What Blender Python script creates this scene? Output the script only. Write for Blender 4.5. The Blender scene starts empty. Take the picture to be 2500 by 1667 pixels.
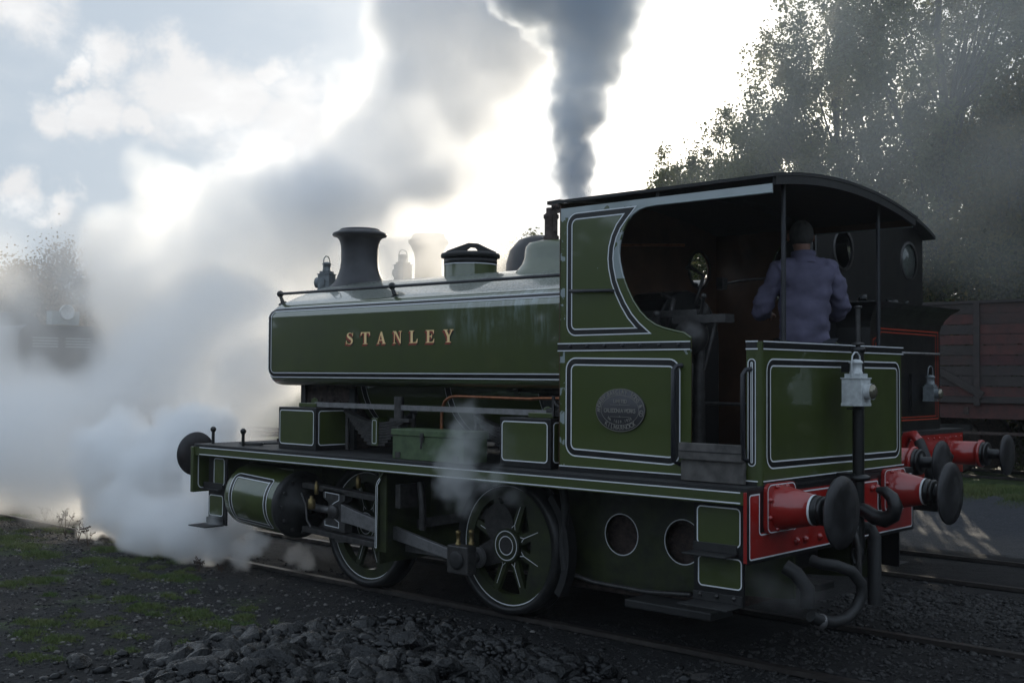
import bpy, bmesh, math, random
import numpy as np
from mathutils import Vector, Matrix
from mathutils.geometry import tessellate_polygon
random.seed(7)
RNG = np.random.default_rng(7)
S = bpy.context.scene
COL = S.collection
PI = math.pi

# ------------------------------------------------------------------ camera
cam = bpy.data.cameras.new('camera'); camo = bpy.data.objects.new('camera', cam); COL.objects.link(camo)
S.camera = camo
cam.sensor_width = 36.0; cam.lens = 40.841; cam.clip_start = .1; cam.clip_end = 2000
_f = Vector((-.67837, .73416, .02855)); _r = Vector((.73456, .67852, .005525)); _u = Vector((.01532, -.02472, .99958))
camo.matrix_world = Matrix(((_r.x, _u.x, -_f.x, 3.9675), (_r.y, _u.y, -_f.y, -7.7783), (_r.z, _u.z, -_f.z, 1.9195), (0, 0, 0, 1)))

# ------------------------------------------------------------------ world, sun, exposure
SUN = Vector((-.488, .856, .171)).normalized()
SUN_EL = math.asin(SUN.z); SUN_AZ = math.atan2(SUN.x, SUN.y)
wd = bpy.data.worlds.new('World'); S.world = wd; wd.use_nodes = True
nt = wd.node_tree; N = nt.nodes; L = nt.links; N.clear()
def wn(t, **k):
    n = N.new(t)
    for a, b in k.items(): setattr(n, a, b)
    return n
def wm(op, a, b=None, c=None, clamp=False):
    n = N.new('ShaderNodeMath'); n.operation = op; n.use_clamp = clamp
    for k, s in enumerate((a, b, c)):
        if s is None: continue
        if isinstance(s, (int, float)): n.inputs[k].default_value = s
        else: L.new(s, n.inputs[k])
    return n.outputs[0]
def wramp(x, a, b): # smoothstep a..b
    n = N.new('ShaderNodeMapRange'); n.interpolation_type = 'SMOOTHSTEP'; L.new(x, n.inputs[0])
    n.inputs[1].default_value = a; n.inputs[2].default_value = b; return n.outputs[0]
wo = wn('ShaderNodeOutputWorld'); bg = wn('ShaderNodeBackground'); bg.inputs[1].default_value = .05
sky = wn('ShaderNodeTexSky', sky_type='NISHITA', sun_disc=False)
sky.sun_elevation = SUN_EL; sky.sun_rotation = SUN_AZ; sky.dust_density = 2.0; sky.air_density = 1.0; sky.ozone_density = 1.5
tc = wn('ShaderNodeTexCoord')
nrm = wn('ShaderNodeVectorMath', operation='NORMALIZE'); L.new(tc.outputs['Generated'], nrm.inputs[0])
dirv = nrm.outputs[0]
def wdot(v):
    n = wn('ShaderNodeVectorMath', operation='DOT_PRODUCT'); L.new(dirv, n.inputs[0]); n.inputs[1].default_value = v; return n.outputs['Value']
def wnoise(scale, det, vec=None, sx=1, sz=1, rough=.5, dist=0.0):
    mp = wn('ShaderNodeMapping'); L.new(vec or dirv, mp.inputs[0]); mp.inputs['Scale'].default_value = (sx, sx, sz)
    t = wn('ShaderNodeTexNoise'); L.new(mp.outputs[0], t.inputs[0]); t.inputs['Scale'].default_value = scale
    t.inputs['Detail'].default_value = det; t.inputs['Roughness'].default_value = rough; t.inputs['Distortion'].default_value = dist
    return t.outputs[0]
cosun = wdot(SUN)
# cumulus banks: soft mounds in the sky, broken up by noise
_wt = wn('ShaderNodeTexNoise'); _wt.inputs['Scale'].default_value = 13; _wt.inputs['Detail'].default_value = 7; _wt.inputs['Roughness'].default_value = .6; L.new(dirv, _wt.inputs[0])
_ws = wn('ShaderNodeVectorMath', operation='MULTIPLY_ADD'); L.new(_wt.outputs['Color'], _ws.inputs[0]); _ws.inputs[1].default_value = (.09, .09, .09); _ws.inputs[2].default_value = (-.045, -.045, -.045)
_wa = wn('ShaderNodeVectorMath', operation='ADD'); L.new(dirv, _wa.inputs[0]); L.new(_ws.outputs[0], _wa.inputs[1])
_wz = wn('ShaderNodeVectorMath', operation='NORMALIZE'); L.new(_wa.outputs[0], _wz.inputs[0])
def mound(v, r0, r1):       # angle from the mound's centre, in the warped sky, 1 inside r0 and 0 outside r1
    v = Vector(v).normalized(); n = wn('ShaderNodeVectorMath', operation='DISTANCE'); L.new(_wz.outputs[0], n.inputs[0]); n.inputs[1].default_value = v
    q = wn('ShaderNodeMapRange'); L.new(n.outputs['Value'], q.inputs[0]); q.inputs[1].default_value = r0; q.inputs[2].default_value = r1; q.inputs[3].default_value = 1; q.inputs[4].default_value = 0
    return q.outputs[0]
_n1 = wnoise(16.0, 7, sz=1.4, rough=.6, dist=.3)
_n2 = wnoise(5., 6, sz=2.2, rough=.55)
MOUNDS = [((-0.859, 0.45, 0.246), 0.004, 0.034), ((-0.831, 0.498, 0.248), 0.005, 0.039), ((-0.812, 0.537, 0.228), 0.007, 0.058), ((-0.834, 0.505, 0.223), 0.008, 0.068), ((-0.791, 0.579, 0.198), 0.011, 0.092), ((-0.76, 0.618, 0.2), 0.011, 0.092), ((-0.871, 0.432, 0.235), 0.002, 0.018), ((-0.881, 0.428, 0.202), 0.004, 0.03), ((-0.868, 0.452, 0.204), 0.004, 0.034), ((-0.858, 0.475, 0.193), 0.002, 0.022), ((-0.874, 0.397, 0.282), 0.006, 0.055), ((-0.905, 0.4, 0.145), 0.003, 0.027), ((-0.893, 0.428, 0.139), 0.003, 0.024), ((-0.794, 0.555, 0.249), 0.004, 0.03)]
msum = None
for v, r0, r1 in MOUNDS:
    m_ = mound(v, r0, r1); msum = m_ if msum is None else wm('MAXIMUM', msum, m_)
cum = wramp(wm('ADD', wm('MULTIPLY', msum, .62), wm('MULTIPLY', _n1, .8)), .50, .92)
veil = wramp(wm('ADD', _n2, wm('MULTIPLY', cosun, .16)), .52, .80)
glow = wm('POWER', wm('MAXIMUM', cosun, 0.), 11.)
glow2 = wm('POWER', wm('MAXIMUM', cosun, 0.), 160.)
low = wramp(wm('SUBTRACT', wdot((0, 0, 1)), wm('MULTIPLY', _n1, .08)), -.02, .10)
def mixc(fac, a, b):
    n = wn('ShaderNodeMix', data_type='RGBA'); L.new(fac, n.inputs[0])
    for s, k in ((a, 6), (b, 7)):
        if isinstance(s, tuple): n.inputs[k].default_value = (*s, 1)
        else: L.new(s, n.inputs[k])
    return n.outputs[2]
def addc(a, col, fac):
    n = wn('ShaderNodeVectorMath', operation='SCALE'); n.inputs[0].default_value = col; L.new(fac, n.inputs['Scale'])
    m_ = wn('ShaderNodeVectorMath', operation='ADD'); L.new(a, m_.inputs[0]); L.new(n.outputs[0], m_.inputs[1]); return m_.outputs[0]
SKY_BLUE = (9.6, 11.6, 14.0)
base = wn('ShaderNodeMix', data_type='RGBA'); base.inputs[0].default_value = .8
L.new(sky.outputs[0], base.inputs[6]); L.new(mixc(wramp(cosun, -.2, .74), (14.5, 17.8, 22.0), SKY_BLUE), base.inputs[7])
c = mixc(wm('MULTIPLY', veil, .45), base.outputs[2], (14.5, 15.2, 15.8))
c = mixc(wm('MULTIPLY', cum, .9), c, mixc(wramp(_n2, .40, .62), (15.2, 15.2, 15.4), (19.4, 19.5, 19.6)))
c = addc(c, (5.0, 4.9, 4.7), glow); c = addc(c, (60., 54., 44.), glow2)
L.new(c, bg.inputs[0]); L.new(bg.outputs[0], wo.inputs[0])

sl = bpy.data.lights.new('sun', 'SUN'); sl.energy = 3.6; sl.angle = math.radians(.5); sl.color = (1, .89, .72)
so = bpy.data.objects.new('sun', sl); COL.objects.link(so); so.rotation_euler = SUN.to_track_quat('Z', 'Y').to_euler()
S.view_settings.view_transform = 'Standard'; S.view_settings.look = 'None'; S.view_settings.exposure = 0.12
S.view_settings.gamma = 1.0; S.view_settings.use_curve_mapping = False
cy = S.cycles
cy.use_denoising = True; cy.volume_bounces = 16; cy.max_bounces = 18; cy.transparent_max_bounces = 12
cy.volume_step_rate = 2.0; cy.sample_clamp_indirect = 6.0

# ------------------------------------------------------------------ materials
def mat(name, col, rough=.5, metal=0., coat=0., noise=0., nscale=8., bump=0., bscale=60., spec=.5, col2=None, rvar=0., trans=0.):
    m = bpy.data.materials.new(name); m.use_nodes = True
    t = m.node_tree; b = t.nodes['Principled BSDF']
    b.inputs['Base Color'].default_value = (*col, 1); b.inputs['Roughness'].default_value = rough
    b.inputs['Metallic'].default_value = metal; b.inputs['Specular IOR Level'].default_value = spec
    if coat: b.inputs['Coat Weight'].default_value = coat; b.inputs['Coat Roughness'].default_value = .05; b.inputs['Coat IOR'].default_value = 2.1
    g = t.nodes.new('ShaderNodeTexCoord')
    if noise or rvar:
        n = t.nodes.new('ShaderNodeTexNoise'); n.inputs['Scale'].default_value = nscale; n.inputs['Detail'].default_value = 6; n.inputs['Roughness'].default_value = .62
        t.links.new(g.outputs['Object'], n.inputs[0])
        r = t.nodes.new('ShaderNodeMapRange'); r.inputs[1].default_value = .35; r.inputs[2].default_value = .68
        t.links.new(n.outputs[0], r.inputs[0])
        if noise:
            x = t.nodes.new('ShaderNodeMix'); x.data_type = 'RGBA'
            c2 = col2 or tuple(v * (1 - noise) for v in col)
            x.inputs[6].default_value = (*col, 1); x.inputs[7].default_value = (*c2, 1)
            t.links.new(r.outputs[0], x.inputs[0]); t.links.new(x.outputs[2], b.inputs['Base Color'])
        if rvar:
            q = t.nodes.new('ShaderNodeMath'); q.operation = 'MULTIPLY_ADD'; t.links.new(r.outputs[0], q.inputs[0]); q.inputs[1].default_value = rvar; q.inputs[2].default_value = rough
            t.links.new(q.outputs[0], b.inputs['Roughness'])
    if bump:
        n = t.nodes.new('ShaderNodeTexNoise'); n.inputs['Scale'].default_value = bscale; n.inputs['Detail'].default_value = 5
        t.links.new(g.outputs['Object'], n.inputs[0])
        u = t.nodes.new('ShaderNodeBump'); u.inputs['Strength'].default_value = bump; u.inputs['Distance'].default_value = .01
        t.links.new(n.outputs[0], u.inputs['Height']); t.links.new(u.outputs[0], b.inputs['Normal'])
    return m
M = {}
M['green'] = mat('green_paint', (.046, .064, .011), .35, coat=.6, noise=.22, nscale=3, rvar=.1, bump=.03, bscale=6)
M['greentank'] = mat('green_paint_tank', (.046, .064, .011), .3, coat=1.0, noise=.22, nscale=3, rvar=.06, bump=.05, bscale=4)
M['green_shade_grime'] = mat('shaded_oily_green_paint', (.030, .040, .009), .38, coat=.25, noise=.5, nscale=5, rvar=.15, col2=(.008, .009, .004))  # oily blotches on green; shade under the engine is put into the darker colour
M['greenold'] = mat('worn_green_paint', (.075, .115, .05), .5, noise=.5, nscale=9, rvar=.15, bump=.2, bscale=40)
M['black'] = mat('black_paint', (.008, .0075, .008), .34, noise=.3, rvar=.12)
M['blackmatt'] = mat('sooty_black', (.016, .015, .015), .62, noise=.5, nscale=14, bump=.15, bscale=50)
M['chim'] = mat('chimney_paint', (.020, .020, .025), .38, noise=.4, nscale=6, rvar=.15, bump=.05)
M['white'] = mat('white_lining_paint', (.68, .69, .70), .35)
M['primer'] = mat('grey_primer', (.30, .335, .33), .5, noise=.15)
M['red'] = mat('red_paint', (.33, .014, .01), .28, coat=.3, noise=.25, nscale=5, rvar=.1)
M['redline'] = mat('red_lining_paint', (.45, .05, .02), .4)
M['redshade'] = mat('red_letter_shade', (.26, .035, .02), .45)
M['gold'] = mat('gold_leaf_paint', (1.0, .70, .34), .4, noise=.08, metal=.15)
M['steel'] = mat('bright_steel', (.30, .29, .29), .38, metal=.75, noise=.35, nscale=12, rvar=.2)
M['darksteel'] = mat('oily_steel', (.075, .07, .068), .4, metal=.5, noise=.5, nscale=14, rvar=.15)
M['brass'] = mat('brass', (.26, .19, .08), .45, metal=.8, noise=.5, nscale=30)
M['bufhead'] = mat('greasy_buffer_face', (.012, .011, .012), .35, noise=1., nscale=4, col2=(.05, .048, .05), rvar=.25, metal=.3)
M['copper'] = mat('copper_pipe', (.42, .17, .09), .35, metal=.9, noise=.4, nscale=20)
M['rust'] = mat('rusty_iron', (.075, .05, .042), .85, noise=.7, nscale=25, bump=.5, bscale=60)
M['brownin'] = mat('brown_cab_interior', (.11, .052, .026), .55, noise=.5, nscale=4)
M['wood'] = mat('weathered_board', (.11, .10, .092), .8, noise=.55, nscale=9, bump=.4, bscale=30)
M['lampw'] = mat('lamp_white_enamel', (.60, .62, .62), .4, noise=.3, nscale=25, bump=.1)
M['lampg'] = mat('lamp_grey_enamel', (.20, .22, .23), .45, noise=.4, nscale=25)
M['glass'] = mat('lamp_lens', (.22, .20, .15), .06, metal=.6)
M['rubber'] = mat('rubber_hose', (.016, .0155, .0155), .6, bump=.2, bscale=80)
M['tyre'] = mat('tyre_steel', (.035, .034, .034), .42, metal=.5, noise=.4)
M['plate'] = mat('plate_iron', (.05, .048, .052), .5, metal=.3)
M['platelet'] = mat('plate_raised_metal', (.30, .28, .25), .4, metal=.6)
M['dewy'] = None
# dewy tank top: green paint under fine drops
def dewy():
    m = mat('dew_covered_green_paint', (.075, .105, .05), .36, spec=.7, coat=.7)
    t = m.node_tree; b = t.nodes['Principled BSDF']; g = t.nodes.new('ShaderNodeTexCoord')
    v = t.nodes.new('ShaderNodeTexNoise'); v.inputs['Scale'].default_value = 75; v.inputs['Detail'].default_value = 3; t.links.new(g.outputs['Object'], v.inputs[0])
    w = t.nodes.new('ShaderNodeTexNoise'); w.inputs['Scale'].default_value = 5; w.inputs['Detail'].default_value = 5; t.links.new(g.outputs['Object'], w.inputs[0])
    u = t.nodes.new('ShaderNodeBump'); u.inputs['Strength'].default_value = .22; u.inputs['Distance'].default_value = .004
    t.links.new(v.outputs[0], u.inputs['Height']); t.links.new(u.outputs[0], b.inputs['Normal'])
    r = t.nodes.new('ShaderNodeMapRange'); r.inputs[1].default_value = .42; r.inputs[2].default_value = .6; t.links.new(v.outputs[0], r.inputs[0])
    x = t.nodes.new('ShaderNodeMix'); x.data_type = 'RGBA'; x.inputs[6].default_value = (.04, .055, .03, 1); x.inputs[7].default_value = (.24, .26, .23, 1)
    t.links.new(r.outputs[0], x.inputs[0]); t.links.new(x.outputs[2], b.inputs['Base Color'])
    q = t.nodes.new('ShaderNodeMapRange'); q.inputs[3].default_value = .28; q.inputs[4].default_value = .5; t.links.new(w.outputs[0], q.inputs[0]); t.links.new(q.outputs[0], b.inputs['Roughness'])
    return m
M['dewy'] = dewy()
def film():     # milky film of condensation with runs, on the rear upper part of the tank side
    m = M['greentank']; t = m.node_tree; b = t.nodes['Principled BSDF']; nn, ll = t.nodes, t.links
    g = nn.new('ShaderNodeTexCoord'); sp = nn.new('ShaderNodeSeparateXYZ'); ll.new(g.outputs['Object'], sp.inputs[0])
    mp = nn.new('ShaderNodeMapping'); mp.inputs['Scale'].default_value = (14, 1, 3.2); mp.inputs['Rotation'].default_value = (0, .12, 0); ll.new(g.outputs['Object'], mp.inputs[0])
    n1 = nn.new('ShaderNodeTexNoise'); n1.inputs['Scale'].default_value = 1.0; n1.inputs['Detail'].default_value = 7; n1.inputs['Roughness'].default_value = .65; n1.inputs['Distortion'].default_value = .6; ll.new(mp.outputs[0], n1.inputs[0])
    n2 = nn.new('ShaderNodeTexNoise'); n2.inputs['Scale'].default_value = 2.6; n2.inputs['Detail'].default_value = 4; ll.new(g.outputs['Object'], n2.inputs[0])
    def mr(x, a_, b_, c_=0., d_=1.):
        q = nn.new('ShaderNodeMapRange'); q.interpolation_type = 'SMOOTHSTEP'; ll.new(x, q.inputs[0]); q.inputs[1].default_value = a_; q.inputs[2].default_value = b_; q.inputs[3].default_value = c_; q.inputs[4].default_value = d_; return q.outputs[0]
    def mu(*xs):
        o = xs[0]
        for x in xs[1:]:
            q = nn.new('ShaderNodeMath'); q.operation = 'MULTIPLY'; ll.new(o, q.inputs[0])
            if isinstance(x, float): q.inputs[1].default_value = x
            else: ll.new(x, q.inputs[1])
            o = q.outputs[0]
        return o
    zone = mu(mr(sp.outputs[0], -3.3, -2.4), mr(sp.outputs[0], -1.75, -2.0), mr(sp.outputs[2], 2.10, 2.36), mr(n2.outputs[0], .36, .56))
    fac = mu(zone, mr(n1.outputs[0], .40, .66), .75)
    old = b.inputs['Base Color'].links[0].from_socket
    x = nn.new('ShaderNodeMix'); x.data_type = 'RGBA'; ll.new(fac, x.inputs[0]); ll.new(old, x.inputs[6]); x.inputs[7].default_value = (.20, .25, .23, 1)
    ll.new(x.outputs[2], b.inputs['Base Color'])
film()
# cab side paint: primer filler shows in patches along the roof edge and round the opening
def patched():
    m = mat('green_paint_with_primer_patches', (.046, .064, .011), .34, coat=.5)
    t = m.node_tree; b = t.nodes['Principled BSDF']; nn = t.nodes; ll = t.links
    g = nn.new('ShaderNodeTexCoord'); sp = nn.new('ShaderNodeSeparateXYZ'); ll.new(g.outputs['Object'], sp.inputs[0])
    def mm(op, a, b_=None):
        n = nn.new('ShaderNodeMath'); n.operation = op
        for k, s in enumerate((a, b_)):
            if s is None: continue
            if isinstance(s, (int, float)): n.inputs[k].default_value = s
            else: ll.new(s, n.inputs[k])
        return n.outputs[0]
    n1 = nn.new('ShaderNodeTexNoise'); n1.inputs['Scale'].default_value = 6.5; n1.inputs['Detail'].default_value = 7; n1.inputs['Roughness'].default_value = .55; ll.new(g.outputs['Object'], n1.inputs[0])
    X, Z = sp.outputs[0], sp.outputs[2]
    # distance outside the opening arc (centre -.60, 2.70)
    ax = mm('DIVIDE', mm('ADD', X, .62), .56); az = mm('DIVIDE', mm('SUBTRACT', Z, 2.72), .44)
    ed = mm('SUBTRACT', mm('SQRT', mm('ADD', mm('MULTIPLY', ax, ax), mm('MULTIPLY', az, az))), 1.0)
    e1 = mm('MULTIPLY', mm('SUBTRACT', .24, ed), 1.1)
    upper = mm('GREATER_THAN', Z, 2.62)
    e1 = mm('MULTIPLY', mm('MAXIMUM', e1, 0.), upper)
    top = mm('MAXIMUM', mm('MULTIPLY', mm('SUBTRACT', Z, 3.07), 3.2), 0.)
    rear = mm('MULTIPLY', mm('GREATER_THAN', X, -.98), mm('GREATER_THAN', Z, 3.08))
    left = mm('MULTIPLY', mm('LESS_THAN', X, -1.68), .13)
    val = mm('ADD', mm('ADD', n1.outputs[0], e1), mm('ADD', top, left))
    fac = mm('MAXIMUM', mm('GREATER_THAN', val, .675), rear)
    x = nn.new('ShaderNodeMix'); x.data_type = 'RGBA'; x.inputs[6].default_value = (.046, .064, .011, 1); x.inputs[7].default_value = (.27, .31, .31, 1)
    ll.new(fac, x.inputs[0]); ll.new(x.outputs[2], b.inputs['Base Color'])
    return m
M['patched'] = patched()

# ------------------------------------------------------------------ mesh helpers
class MB:
    def __init__(s): s.v = []; s.f = []; s.m = []; s.sm = []
    def add(s, vs, fs, mi=0, smooth=False):
        o = len(s.v); s.v += [tuple(p) for p in vs]
        for f in fs: s.f.append(tuple(i + o for i in f)); s.m.append(mi); s.sm.append(smooth)
        return s
    def box(s, x0, x1, y0, y1, z0, z1, mi=0):
        vs = [(x, y, z) for x in (x0, x1) for y in (y0, y1) for z in (z0, z1)]
        return s.add(vs, [(0, 1, 3, 2), (4, 6, 7, 5), (0, 4, 5, 1), (2, 3, 7, 6), (0, 2, 6, 4), (1, 5, 7, 3)], mi)
    def bar(s, p, q, w, h, mi=0, up=(0, 0, 1)):     # rectangular bar from p to q
        p = Vector(p); q = Vector(q); d = (q - p).normalized(); upv = Vector(up); a = d.cross(upv).normalized(); b = a.cross(d)
        vs = [t + a * (i * w / 2) + b * (j * h / 2) for t in (p, q) for i, j in ((-1, -1), (1, -1), (1, 1), (-1, 1))]
        return s.add(vs, [(0, 3, 2, 1), (4, 5, 6, 7), (0, 1, 5, 4), (1, 2, 6, 5), (2, 3, 7, 6), (3, 0, 4, 7)], mi)
    def cone(s, p, q, r0, r1, n=20, mi=0, cap=True):
        p = Vector(p); q = Vector(q); d = (q - p).normalized(); a = d.orthogonal().normalized(); b = d.cross(a)
        vs = [p + (a * math.cos(2 * PI * i / n) + b * math.sin(2 * PI * i / n)) * r0 for i in range(n)] + [q + (a * math.cos(2 * PI * i / n) + b * math.sin(2 * PI * i / n)) * r1 for i in range(n)]
        s.add(vs, [(i, (i + 1) % n, n + (i + 1) % n, n + i) for i in range(n)], mi, True)
        if cap:
            s.add(vs[:n], [tuple(range(n))[::-1]], mi); s.add(vs[n:], [tuple(range(n))], mi)
        return s
    def lathe(s, prof, o, ax=(0, 0, 1), n=32, mi=0, smooth=True, sx=1.0):   # prof: (r, h) along axis
        o = Vector(o); d = Vector(ax).normalized(); a = d.orthogonal().normalized() if abs(d.z) < .9 else Vector((1, 0, 0)); b = d.cross(a)
        vs = []; k = len(prof)
        for r, h in prof:
            vs += [o + d * h + (a * math.cos(2 * PI * i / n) + b * math.sin(2 * PI * i / n) * sx) * r for i in range(n)]
        fs = [(j * n + i, j * n + (i + 1) % n, (j + 1) * n + (i + 1) % n, (j + 1) * n + i) for j in range(k - 1) for i in range(n)]
        return s.add(vs, fs, mi, smooth)
    def tube(s, pts, r, n=10, mi=0, caps=True):
        pts = [Vector(p) for p in pts]; rs = r if isinstance(r, (list, tuple)) else [r] * len(pts)
        vs = []; nrm_ = None
        for i, p in enumerate(pts):
            t = ((pts[min(i + 1, len(pts) - 1)] - pts[max(i - 1, 0)])).normalized()
            nrm_ = t.orthogonal().normalized() if nrm_ is None else (nrm_ - t * nrm_.dot(t)).normalized()
            b = t.cross(nrm_)
            vs += [p + (nrm_ * math.cos(2 * PI * k / n) + b * math.sin(2 * PI * k / n)) * rs[i] for k in range(n)]
        m_ = len(pts)
        s.add(vs, [(j * n + i, j * n + (i + 1) % n, (j + 1) * n + (i + 1) % n, (j + 1) * n + i) for j in range(m_ - 1) for i in range(n)], mi, True)
        if caps: s.add(vs[:n], [tuple(range(n))[::-1]], mi); s.add(vs[-n:], [tuple(range(n))], mi)
        return s
    def sphere(s, c, r, n=14, mi=0, sc=(1, 1, 1)):
        c = Vector(c); k = n // 2
        vs = [(c.x + r * sc[0] * math.sin(PI * j / k) * math.cos(2 * PI * i / n), c.y + r * sc[1] * math.sin(PI * j / k) * math.sin(2 * PI * i / n), c.z + r * sc[2] * math.cos(PI * j / k)) for j in range(k + 1) for i in range(n)]
        return s.add(vs, [(j * n + i, (j + 1) * n + i, (j + 1) * n + (i + 1) % n, j * n + (i + 1) % n) for j in range(k) for i in range(n)], mi, True)
    def plate(s, loops, P, t0, t1, mi=0, sides=True):  # loops: outer + holes in 2D, P(u, v, t) -> 3D
        ls = [[Vector((u, v, 0)) for u, v in l] for l in loops]
        tri = tessellate_polygon(ls); flat = [p for l in loops for p in l]
        for t in (t0, t1):
            s.add([P(u, v, t) for u, v in flat], [tuple(f) if t == t0 else tuple(f)[::-1] for f in tri], mi)
        if sides:
            for l in loops:
                k = len(l); vs = [P(u, v, t0) for u, v in l] + [P(u, v, t1) for u, v in l]
                s.add(vs, [(i, (i + 1) % k, k + (i + 1) % k, k + i) for i in range(k)], mi)
        return s
    def ribbon(s, path, w, P, t, mi=0, closed=True, off=0.):   # flat painted line along a 2D path
        k = len(path); vs = []
        for i in range(k):
            a = path[i - 1] if (closed or i > 0) else path[i]; b = path[(i + 1) % k] if (closed or i < k - 1) else path[i]; p = path[i]
            d1 = Vector((p[0] - a[0], p[1] - a[1])); d2 = Vector((b[0] - p[0], b[1] - p[1]))
            if d1.length < 1e-7: d1 = d2
            if d2.length < 1e-7: d2 = d1
            d1.normalize(); d2.normalize(); n1 = Vector((-d1.y, d1.x)); n2 = Vector((-d2.y, d2.x)); m_ = (n1 + n2)
            if m_.length < 1e-4: m_ = n1
            m_.normalize(); sc = 1 / max(.35, m_.dot(n1))
            for e in (off - w / 2, off + w / 2): vs.append(P(p[0] + m_.x * e * sc, p[1] + m_.y * e * sc, t))
        r = k if closed else k - 1
        return s.add(vs, [(2 * i, 2 * ((i + 1) % k), 2 * ((i + 1) % k) + 1, 2 * i + 1) for i in range(r)], mi)
    def build(s, name, mats, parent=None, bevel=0., **props):
        me = bpy.data.meshes.new(name); me.from_pydata([tuple(p) for p in s.v], [], s.f)
        if not isinstance(mats, (list, tuple)): mats = [mats]
        for m_ in mats: me.materials.append(M[m_] if isinstance(m_, str) else m_)
        me.polygons.foreach_set('material_index', s.m); me.polygons.foreach_set('use_smooth', s.sm)
        bm = bmesh.new(); bm.from_mesh(me); 
        if bevel: bmesh.ops.remove_doubles(bm, verts=bm.verts, dist=1e-5)
        bmesh.ops.recalc_face_normals(bm, faces=bm.faces); bm.to_mesh(me); bm.free()
        o = bpy.data.objects.new(name, me); COL.objects.link(o)
        if parent is not None: o.parent = parent
        for k, v in props.items(): o[k] = v
        if bevel:
            b = o.modifiers.new('bevel', 'BEVEL'); b.width = bevel; b.segments = 2; b.limit_method = 'ANGLE'; b.angle_limit = math.radians(40)
        return o
def thing(name, label, cat, loc=(0, 0, 0), group=None, kind=None):
    o = bpy.data.objects.new(name, None); COL.objects.link(o); o.location = loc; o['label'] = label; o['category'] = cat
    o.empty_display_size = .2
    if group: o['group'] = group
    if kind: o['kind'] = kind
    return o
def reorigin(root):     # children were built in world coordinates: put them into the root's frame
    for ch in root.children: ch.matrix_parent_inverse = Matrix.Translation(-Vector(root.location))
def rpoly(pts, r, seg=6):  # polygon with rounded corners; r scalar or list
    out = []; k = len(pts); rs = r if isinstance(r, (list, tuple)) else [r] * k
    for i in range(k):
        p = Vector(pts[i]); a = Vector(pts[i - 1]); b = Vector(pts[(i + 1) % k]); rr = rs[i]
        if rr <= 0: out.append((p.x, p.y)); continue
        d1 = (a - p).normalized(); d2 = (b - p).normalized(); ang = math.acos(max(-1, min(1, d1.dot(d2)))); l = rr / math.tan(ang / 2)
        p1 = p + d1 * l; p2 = p + d2 * l; c_ = p + (d1 + d2).normalized() * (rr / math.sin(ang / 2))
        a1 = math.atan2(p1.y - c_.y, p1.x - c_.x); a2 = math.atan2(p2.y - c_.y, p2.x - c_.x); da = (a2 - a1 + PI) % (2 * PI) - PI
        for j in range(seg + 1): out.append((c_.x + rr * math.cos(a1 + da * j / seg), c_.y + rr * math.sin(a1 + da * j / seg)))
    return out
def dense(path, step, closed=True):
    out = []; k = len(path)
    for i in range(k if closed else k - 1):
        a = path[i]; b = path[(i + 1) % k]; n = max(1, int(math.hypot(b[0] - a[0], b[1] - a[1]) / step))
        out += [(a[0] + (b[0] - a[0]) * j / n, a[1] + (b[1] - a[1]) * j / n) for j in range(n)]
    if not closed: out.append(path[-1])
    return out
def circ(cx_, cy_, r, n=28, ry=None): return [(cx_ + r * math.cos(2 * PI * i / n), cy_ + (ry or r) * math.sin(2 * PI * i / n)) for i in range(n)]
def pY(y, sgn=-1): return lambda u, v, t: (u, y + sgn * t, v)      # vertical plane facing -y (near side): u=x, v=z
def pX(x, sgn=1): return lambda u, v, t: (x + sgn * t, u, v)       # vertical plane facing +x (rear): u=y, v=z
LW = .011
def lining(name, path, bw, P, parent, t=.0, lw=LW, closed=True, mats=('white', 'black')):
    """a black band edged by two white lines, following path (band centre)"""
    b = MB()
    b.ribbon(path, bw, P, .0015 + t, 1, closed); b.ribbon(path, lw, P, .003 + t, 0, closed, bw / 2); b.ribbon(path, lw, P, .003 + t, 0, closed, -bw / 2)
    return b.build(name, list(mats), parent)
def line(name, path, P, parent, t=.0, lw=LW, closed=True, m_='white'):
    b = MB(); b.ribbon(path, lw, P, .003 + t, 0, closed); return b.build(name, m_, parent)

# ================================================================== green saddle tank locomotive (rear beam at x=0, front to -x, near side -y)
loco = thing('steam_locomotive', 'green saddle tank steam locomotive named STANLEY with black and white lining', 'steam locomotive', (-3.2, 0, 0))
W = 1.2527; XF = -6.47; XR = -.0
# --- running plate, valances, beams
rp = MB().box(XF, XR - .002, -W, W, 1.172, 1.2).build('running_plate', 'blackmatt', loco, bevel=.003)
for sg in (-1, 1):
    va = MB().box(XF + .02, XR - .03, sg * W - (.012 if sg > 0 else -.002), sg * W + (-.002 if sg > 0 else .012), 1.085, 1.171).build('valance', 'green', loco)
    P = pY(sg * (W - .002), sg)
    line('lining', [(XF + .10, 1.166), (XR - .05, 1.166)], P, va, closed=False, lw=.009)
    line('lining', [(XF + .10, 1.098), (XR - .05, 1.098)], P, va, closed=False, lw=.009)
fb = MB().box(XF - .03, XF + .018, -W - .02, W + .02, .71, 1.171).build('front_buffer_beam', 'green', loco, bevel=.004)
line('lining', rpoly([(-W + .04, .75), (W - .04, .75), (W - .04, 1.15), (-W + .04, 1.15)], .05), pX(XF + .018), fb)
MB().box(XF - .032, XF - .0305, -W, W, .74, 1.15).build('front_face', 'red', fb)
rb = MB().box(-.028, 0.0, -W - .0, W + .0, .714, 1.171).build('rear_buffer_beam', 'red', loco, bevel=.003)
P = pX(0.0)
bl = MB().ribbon([(-W + .012, .722), (W - .012, .722), (W - .012, 1.164), (-W + .012, 1.164)], .03, P, .0015, 1)
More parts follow.
